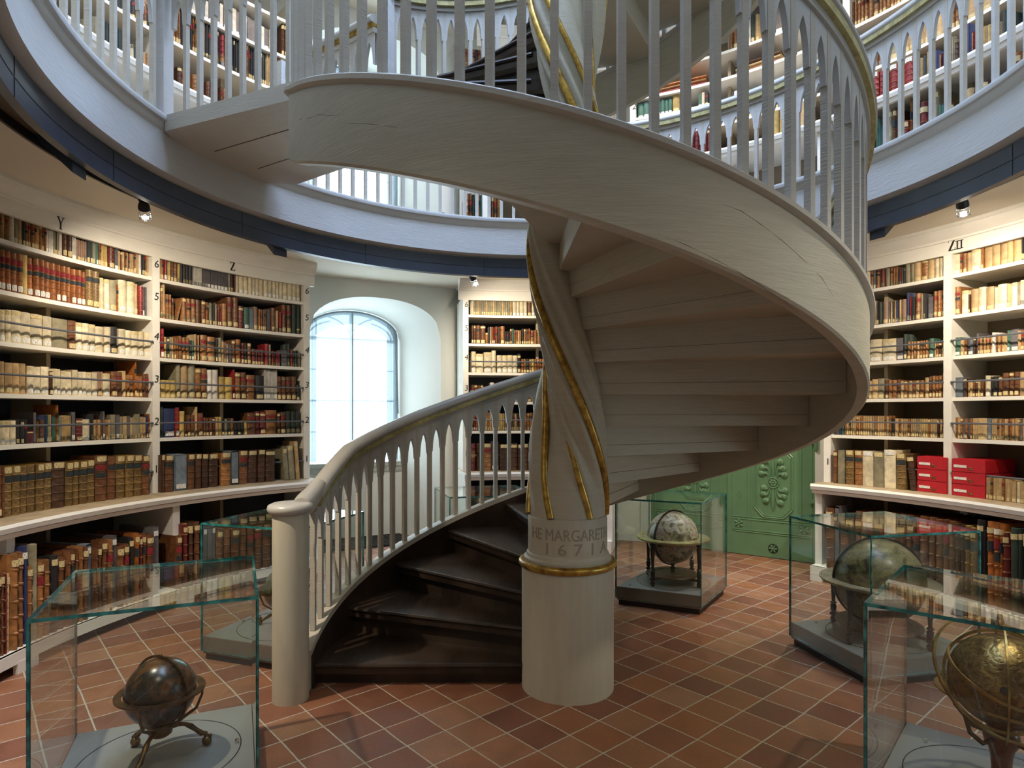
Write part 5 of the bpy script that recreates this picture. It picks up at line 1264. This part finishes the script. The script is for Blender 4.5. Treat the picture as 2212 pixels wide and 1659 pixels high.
    for (uu) in (u0+0.125, u1-0.10):
        for k in range(6):
            a = k*pi/3+0.5; pts = [DP(uu+0.012*cos(a), 0.325+0.012*sin(a), 0.002), DP(uu+0.03*cos(a), 0.325+0.03*sin(a), 0.002), DP(uu+0.046*cos(a), 0.325+0.046*sin(a), 0.0)]
            orn.tube(pts, [0.005, 0.014, 0.010], 8)
        blob(orn, uu, 0.325, 0.012, 0.8, 0.004)
    orn.tube([DP(cu-0.34+0.02*x, 0.62+0.04*z, 0.0) for x, z in ((0,-1),(1,0),(0,1),(-1,0))], 0.003, 6, closed=True)
    orn.build('door_ornament', M['green'], b_, smooth=60)
    bl = MB(); bl.v = [DP(cu+0.05*cos(k*pi/12), 0.10+0.05*sin(k*pi/12), 0.002) for k in range(24)]+[DP(cu+0.05*cos(k*pi/12), 0.10+0.05*sin(k*pi/12), -0.002) for k in range(24)]
    bl.f = [tuple(range(24)), tuple(range(24, 48))]+[(k, (k+1) % 24, 24+(k+1) % 24, 24+k) for k in range(24)]; bl.m = [0]*26
    bl.build('vent_opening', M['green_d'], b_, smooth=0)
    vo = MB()
    for k in range(6):
        a = k*pi/3; vo.tube([DP(cu+0.008*cos(a), 0.10+0.008*sin(a), 0.005), DP(cu+0.028*cos(a), 0.10+0.028*sin(a), 0.005), DP(cu+0.042*cos(a), 0.10+0.042*sin(a), 0.004)], [0.004, 0.010, 0.005], 6)
    blob(vo, cu, 0.10, 0.010, 0.8, 0.006); vo.build('vent_rosette', M['green'], b_, smooth=60)
    # hinges on the jamb side
    ue = u1+0.012 if no == 12 else u0-0.012
    for z in (0.62, 1.22, 2.1):
        h = MB(); h.tube([DP(ue, z-0.09, 0.03), DP(ue, z+0.09, 0.03)], 0.016, 10); h.tube([DP(ue, z-0.11, 0.03), DP(ue, z-0.09, 0.03), DP(ue, z+0.09, 0.03), DP(ue, z+0.11, 0.03)], [0.006, 0.02, 0.02, 0.006], 10)
        s_ = 1 if no == 12 else -1
        h.obox(DA, du, dn, min(ue, ue-s_*0.06), max(ue, ue-s_*0.06), 0.0, 0.03, z-0.02, z+0.02); h.build('door_hinge', M['green'], t, smooth=50)
leaf(0.0, dl/2, 11, 1502); leaf(dl/2, dl, 12, 1670)

# ------------------------------------------------------------------ glass cases
ZT_C, ZP = 0.832, 0.142
def glass_case(name, cs, label, knob=(0.12, 0.12)):
    """cs: four corners on the floor plan, in order"""
    cx = sum(p[0] for p in cs)/4; cy = sum(p[1] for p in cs)/4
    t = empty(name, (cx, cy, 0)); tag(t, label, 'glass case')
    def ins(k): return [(cx+(p[0]-cx)*k, cy+(p[1]-cy)*k) for p in cs]
    m = MB(); m.prism(ins(0.94), 0, 0.045, 0, 0, 0); m.build('recessed_foot', M['black'], t, smooth=0)
    m = MB(); m.prism(ins(0.972), 0.04, ZP-0.004, 0, 0, 0); m.build('base_box', M['plinth_grey'], t, smooth=0)
    m = MB(); m.prism(ins(0.968), ZP-0.004, ZP, 0, 0, 0); pl = m.build('base_plate', M['grey_plate'], t, smooth=0)
    s_ = hypot(cs[1][0]-cs[0][0], cs[1][1]-cs[0][1])
    m = MB(); m.tube([(cx+s_*0.42*cos(k*pi/36), cy+s_*0.42*sin(k*pi/36), ZP+0.0003) for k in range(72)], 0.0022, 5, closed=True); m.build('turntable_groove', M['black'], pl, smooth=40)
    for (fu, fv) in (knob,):
        kx = cs[0][0]+(cs[1][0]-cs[0][0])*fu+(cs[3][0]-cs[0][0])*fv; ky = cs[0][1]+(cs[1][1]-cs[0][1])*fu+(cs[3][1]-cs[0][1])*fv
        m = MB(); m.lathe([(0.0, 0), (0.008, 0), (0.008, 0.014), (0.007, 0.016), (0.0, 0.016)], (kx, ky, ZP), 16); m.build('steel_pin', M['steel'], t, smooth=40)
    outer = ins(1.0); inner = ins(1.0-0.018/s_*1.0)
    for i in range(4):
        j = (i+1) % 4; a, b_, ai, bi = outer[i], outer[j], inner[i], inner[j]
        m = MB(); z0, z1 = 0.055, ZT_C-0.013
        V = [(*a, z0), (*b_, z0), (*bi, z0), (*ai, z0), (*a, z1), (*b_, z1), (*bi, z1), (*ai, z1)]
        m.v = V; m.f = [(0,1,5,4), (3,2,6,7), (0,1,2,3), (4,5,6,7), (0,3,7,4), (1,2,6,5)]; m.m = [0,0,1,1,1,1]
        m.build('glass_pane', [M['glass'], M['gedge']], t, smooth=0)
        # polished corner joint
        c_ = MB(); k1, k2 = outer[i], inner[i]; r_ = 0.0045
        mx_, my_ = (k1[0]+k2[0])/2, (k1[1]+k2[1])/2
        c_.lathe([(0, 0.055), (r_, 0.055), (r_, ZT_C-0.013), (0, ZT_C-0.013)], (k1[0]*0.72+k2[0]*0.28, k1[1]*0.72+k2[1]*0.28, 0), 8); c_.build('glass_corner', M['gedge'], t, smooth=40)
    m = MB(); m.prism(outer, ZT_C-0.013, ZT_C, 0, 0, 1); m.build('glass_top', [M['glass'], M['gedge']], t, smooth=0)
    return (cx, cy)
cA = glass_case('glass_case', [(-1.871,-1.436), (-1.23,-1.171), (-1.515,-0.52), (-2.157,-0.80)], 'glass case in the left foreground holding the dark globe', (0.9, 0.5))
cB = glass_case('glass_case', [(-2.195,0.348), (-1.533,0.122), (-1.307,0.784), (-1.97,1.01)], 'glass case behind the foot post of the stair, in front of the floor shelf', (0.1, 0.4))
cD = glass_case('glass_case', [(-0.80,1.50), (-0.10,1.66), (-0.27,2.33), (-1.0,2.17)], 'empty-looking glass case seen through the stair balusters by the window', (0.1, 0.1))
cE = glass_case('glass_case', [(1.092,1.174), (1.471,1.735), (0.89,2.02), (0.50,1.44)], 'glass case holding the pale star globe in front of the green door', (0.1, 0.86))
cF = glass_case('glass_case', [(1.492,0.613), (1.641,-0.058), (2.347,0.092), (2.22,0.79)], 'glass case holding the large olive globe before the right bookcase', (0.1, 0.2))
cG = glass_case('glass_case', [(0.933,-1.249), (1.486,-1.71), (1.98,-1.15), (1.427,-0.69)], 'glass case in the right foreground holding the brass ringed globe', (0.14, 0.78))

I3 = Matrix.Identity(3)
def leg_profile(h, r=0.0195):
    return [(0.0, 0), (r*0.5, 0), (r*0.95, h*0.04), (r*0.95, h*0.09), (r*0.55, h*0.13), (r*1.15, h*0.155), (r*1.15, h*0.19), (r*0.6, h*0.205), (r*0.9, h*0.25), (r*0.95, h*0.34), (r*0.6, h*0.37), (r*1.0, h*0.385), (r*1.0, h*0.40), (r*0.55, h*0.42),
            (r*0.6, h*0.50), (r*0.9, h*0.78), (r*1.05, h*0.88), (r*0.8, h*0.90), (r*1.1, h*0.92), (r*1.1, h*0.985), (r*1.1, h), (0, h)]
def floor_globe(c, R, zc, rin, rout, label, cat, gm, ring_m, leg_m, a0, disc_r, zdisc, mer_az, hour=True, tilt=0.0, ring_edge=None):
    x, y = c; t = empty('library_globe', (x, y, ZP)); tag(t, label, cat)
    m = MB(); m.sphere((x, y, zc), R, 56, 32); m.build('globe_ball', gm, t, smooth=180)
    m = MB(); m.lathe([(rin, zc-0.010), (rout-0.006, zc-0.012), (rout, zc-0.004), (rout, zc+0.004), (rin, zc+0.004)], (x, y, 0), 72); m.lathe([(rin+0.012, zc+0.0035), (rin+0.016, zc+0.0055), (rin+0.020, zc+0.0035)], (x, y, 0), 72)
    hr = m.build('horizon_ring', ring_m, t, smooth=40)
    for f in (0.35, 0.6, 0.82):
        g = MB(); rr = rin+(rout-rin)*f; g.tube([(x+rr*cos(k*pi/36), y+rr*sin(k*pi/36), zc+0.0038) for k in range(72)], 0.0012, 4, closed=True); g.build('engraved_circle', M['brass_dark'] if ring_edge is None else ring_edge, hr, smooth=0)
    az = rad(mer_az); rot = Matrix.Rotation(az, 3, 'Z') @ Matrix.Rotation(pi/2, 3, 'X')
    m = MB(); m.band(R, R+0.003, R+0.016, 0.009, (x, y, zc), rot, 72); m.build('meridian_ring', M['wood_black'] if leg_m != M['brass'] else M['brass_dark'], t, smooth=40)
    for k in range(4):
        a = rad(a0+90*k); lx, ly = x+(rin+rout)/2*cos(a), y+(rin+rout)/2*sin(a)
        m = MB(); m.lathe(leg_profile(zc-0.012-ZP), (lx, ly, ZP), 20); m.build('leg', leg_m, t, smooth=35)
    m = MB()
    for k in range(2):
        a = rad(a0+90*k); rr = (rin+rout)/2; w = 0.011
        m.obox((x, y), (cos(a), sin(a)), (-sin(a), cos(a)), -rr, rr, -w, w, zdisc-0.028, zdisc-0.012)
    m.build('stretcher', M['wood_brown'], t, smooth=0)
    m = MB(); m.lathe([(0, zdisc-0.012), (disc_r, zdisc-0.012), (disc_r+0.004, zdisc-0.006), (disc_r, zdisc), (disc_r*0.75, zdisc), (disc_r*0.74, zdisc-0.004), (disc_r*0.55, zdisc-0.004), (disc_r*0.54, zdisc), (0.06, zdisc), (0.03, zdisc+0.004), (0, zdisc+0.004)], (x, y, 0), 56); m.build('compass_disc', M['wood_brown'], t, smooth=35)
    m = MB(); hh = zc-R-0.016-zdisc; m.lathe([(0, 0), (0.02, 0), (0.014, hh*0.3), (0.022, hh*0.45), (0.024, hh*0.6), (0.012, hh*0.75), (0.018, hh), (0, hh)], (x, y, zdisc+0.003), 20); m.build('centre_post', M['wood_black'], t, smooth=40)
    if hour:
        m = MB(); pd = Vector((0.18*cos(az), 0.18*sin(az)-0.0, 0.98)).normalized(); pt = Vector((x, y, zc))+pd*(R+0.014)
        rq = pd.to_track_quat('Z', 'Y').to_matrix()
        m.band(0.05, 0.030, 0.040, 0.003, tuple(pt), rq, 36); m.tube([tuple(pt-pd*0.012), tuple(pt+pd*0.022)], [0.004, 0.003], 8); m.sphere(tuple(pt+pd*0.026), 0.006, 12, 8)
        m.tube([tuple(pt), tuple(pt+rq @ Vector((0.034, 0, 0)))], 0.002, 6)
        m.build('hour_ring', M['brass'], t, smooth=40)
    return t
floor_globe(cE, 0.205, 0.497, 0.213, 0.285, 'pale painted star globe on black turned legs inside the middle glass case', 'globe', M['globe_pale'], M['gilt_pale'], M['wood_black'], 38, 0.20, 0.213, 35)
floor_globe(cF, 0.250, 0.480, 0.258, 0.325, 'large olive earth globe on black turned legs inside the right glass case', 'globe', M['globe_olive'], simple('painted_horizon_ring', (0.30, 0.27, 0.19), 0.4, nscale=14, var=0.5), M['wood_black'], 30, 0.235, 0.225, -8, ring_edge=M['wood_red'])

def small_globe(c, R, zc, rout, label, gm, bm_, az0, r_foot, hub=0.05, mer=68):
    x, y = c; t = empty('table_globe', (x, y, ZP)); tag(t, label, 'globe')
    m = MB(); m.sphere((x, y, zc), R, 56, 32); m.build('globe_ball', gm, t, smooth=180)
    rot = Matrix.Rotation(rad(6), 3, 'Y')
    m = MB(); m.band(R, R+0.006, rout, 0.007, (x, y, zc), Matrix.Rotation(0.0, 3, 'X'), 72); m.build('horizon_ring', bm_, t, smooth=40)
    m = MB(); m.band(R, R+0.004, R+0.014, 0.007, (x, y, zc), Matrix.Rotation(rad(az0+mer), 3, 'Z') @ Matrix.Rotation(pi/2, 3, 'X'), 72); m.build('meridian_ring', bm_, t, smooth=40)
    zh = zc-R-0.012
    m = MB(); m.lathe([(0, -0.035), (0.030, -0.035), (0.042, -0.025), (0.045, -0.005), (0.052, 0.012), (0.048, 0.018), (0, 0.018)], (x, y, zh), 28); m.build('hub', bm_, t, smooth=35)
    for k in range(3):
        a = rad(az0+120*k); ca, sa = cos(a), sin(a)
        rr = [0.03, 0.06, 0.085, 0.105, 0.125, 0.145, 0.158, r_foot]
        H = zh-0.015-ZP; zz = [zh-0.010, zh-0.006, zh-0.012, zh-0.02-H*0.05, zh-0.02-H*0.25, zh-0.02-H*0.45, ZP+0.05, ZP+0.03]
        rr = [q/0.158*(r_foot-0.005) if i > 0 else q for i, q in enumerate(rr)]; rr[-1] = r_foot
        m = MB(); m.tube([(x+q*ca, y+q*sa, z) for q, z in zip(rr, zz)], [0.010, 0.009, 0.008, 0.011, 0.0085, 0.011, 0.009, 0.009], 10)
        m.sphere((x+r_foot*ca, y+r_foot*sa, ZP+0.019), 0.019, 18, 12); m.sphere((x+(r_foot+0.012)*ca, y+(r_foot+0.012)*sa, ZP+0.036), 0.008, 12, 8)
        m.build('leg', bm_, t, smooth=50)
    for k in range(3):
        a = rad(az0+120*k); ca, sa = cos(a), sin(a)
        m = MB(); rmid = (R+rout)/2+0.004
        m.tube([(x+rmid*ca, y+rmid*sa, zc-0.004), (x+rmid*ca*1.0, y+rmid*sa, zc-R*0.35), (x+rmid*0.86*ca, y+rmid*0.86*sa, zc-R*0.75), (x+0.05*ca, y+0.05*sa, zh-0.002)], [0.006, 0.005, 0.006, 0.007], 8); m.build('support_arm', bm_, t, smooth=50)
    m = MB(); m.lathe([(0, 0), (0.0, 0), (0.008, 0.002), (0.006, 0.012), (0, 0.016)], (x, y, zc+R+0.004), 14); m.build('pole_finial', bm_, t, smooth=50)
small_globe(cA, 0.128, 0.400, 0.160, 'dark varnished globe on three bronze legs inside the left foreground case', M['globe_dark'], M['brass_dark'], -88, 0.165)
small_globe(cB, 0.140, 0.372, 0.182, 'green bronze globe half hidden behind the foot post of the stair', M['globe_green'], M['brass_dark'], 185, 0.17)

# brass globe with armillary rings on a turned stand
x, y = cG; t = empty('ringed_globe', (x, y, ZP)); tag(t, 'brass globe wrapped in thin rings on a turned wooden stand, right foreground', 'globe')
zc = 0.535
m = MB(); m.sphere((x, y, zc), 0.162, 64, 36); m.build('globe_ball', M['globe_brass'], t, smooth=180)
m = MB(); cdir = Vector((CXW-x+0.18, CYW-y, 0.35)).normalized(); pt = Vector((x, y, zc))+cdir*0.1612
rq = cdir.to_track_quat('Z', 'Y').to_matrix(); m.band(0.01, 0.0001, 0.0135, 0.004, tuple(pt), rq, 24); m.build('winding_hole', M['ink'], t, smooth=30)
VR = Matrix.Rotation(rad(57), 3, 'Z') @ Matrix.Rotation(pi/2, 3, 'X')
for nm, r_, wdt, th, rot, zz_ in (('meridian_ring', 0.232, 0.014, 0.006, VR, zc), ('horizon_ring', 0.205, 0.016, 0.006, Matrix.Rotation(rad(8), 3, 'Y'), zc-0.075),
        ('ecliptic_ring', 0.228, 0.008, 0.010, Matrix.Rotation(rad(-15), 3, 'Z') @ Matrix.Rotation(rad(48), 3, 'X') @ Matrix.Rotation(rad(12), 3, 'Y'), zc+0.01),
        ('colure_ring', 0.178, 0.010, 0.012, Matrix.Rotation(rad(-30), 3, 'Z') @ Matrix.Rotation(rad(66), 3, 'X'), zc), ('tropic_ring', 0.172, 0.006, 0.012, Matrix.Rotation(rad(20), 3, 'Z') @ Matrix.Rotation(rad(24), 3, 'X'), zc+0.02)):
    m = MB(); m.band(r_, r_-wdt, r_, th, (x, y, zz_), rot, 96); m.build(nm, M['brass'], t, smooth=40)
m = MB(); m.lathe([(0, 0), (0.105, 0), (0.11, 0.012), (0.10, 0.022), (0.06, 0.034), (0.034, 0.05), (0.030, 0.075), (0.034, 0.12), (0.040, 0.150), (0.052, 0.17), (0.056, 0.19), (0.052, 0.21), (0.040, 0.222), (0.030, 0.232), (0, 0.234)], (x, y, ZP), 36); m.build('turned_stand', M['wood_red'], t, smooth=40)
for k in range(4):
    a = rad(20+90*k); m = MB(); m.tube([(x+0.03*cos(a), y+0.03*sin(a), ZP+0.19), (x+0.10*cos(a), y+0.10*sin(a), ZP+0.185), (x+0.165*cos(a), y+0.165*sin(a), ZP+0.235), (x+0.198*cos(a), y+0.198*sin(a), zc-0.078)], [0.009, 0.008, 0.008, 0.006], 8); m.build('ring_bracket', M['brass_dark'], t, smooth=50)

# cable and hose left on the gallery by the window
m = MB(); q = ray_cyl(948, 452, 2.75); x, y = q[0], q[1]
m.tube([(x-0.10+0.03*k, y+0.05*sin(k*0.9), Z_GAL+0.03+0.05*sin(k*pi/8)) for k in range(9)], 0.014, 8, 0)
m.tube([(x-0.02+0.02*k, y+0.08, Z_GAL+0.05+0.035*sin(k*1.1)) for k in range(7)], 0.012, 8, 1)
tag(m.build('cable_bundle', [M['black'], M['redcable']], origin=(x, y, Z_GAL), smooth=50), 'black and red cable bundle lying on the gallery floor below the upper window', 'cable')


for o in scene.objects:
    if '_o' in o: del o['_o']
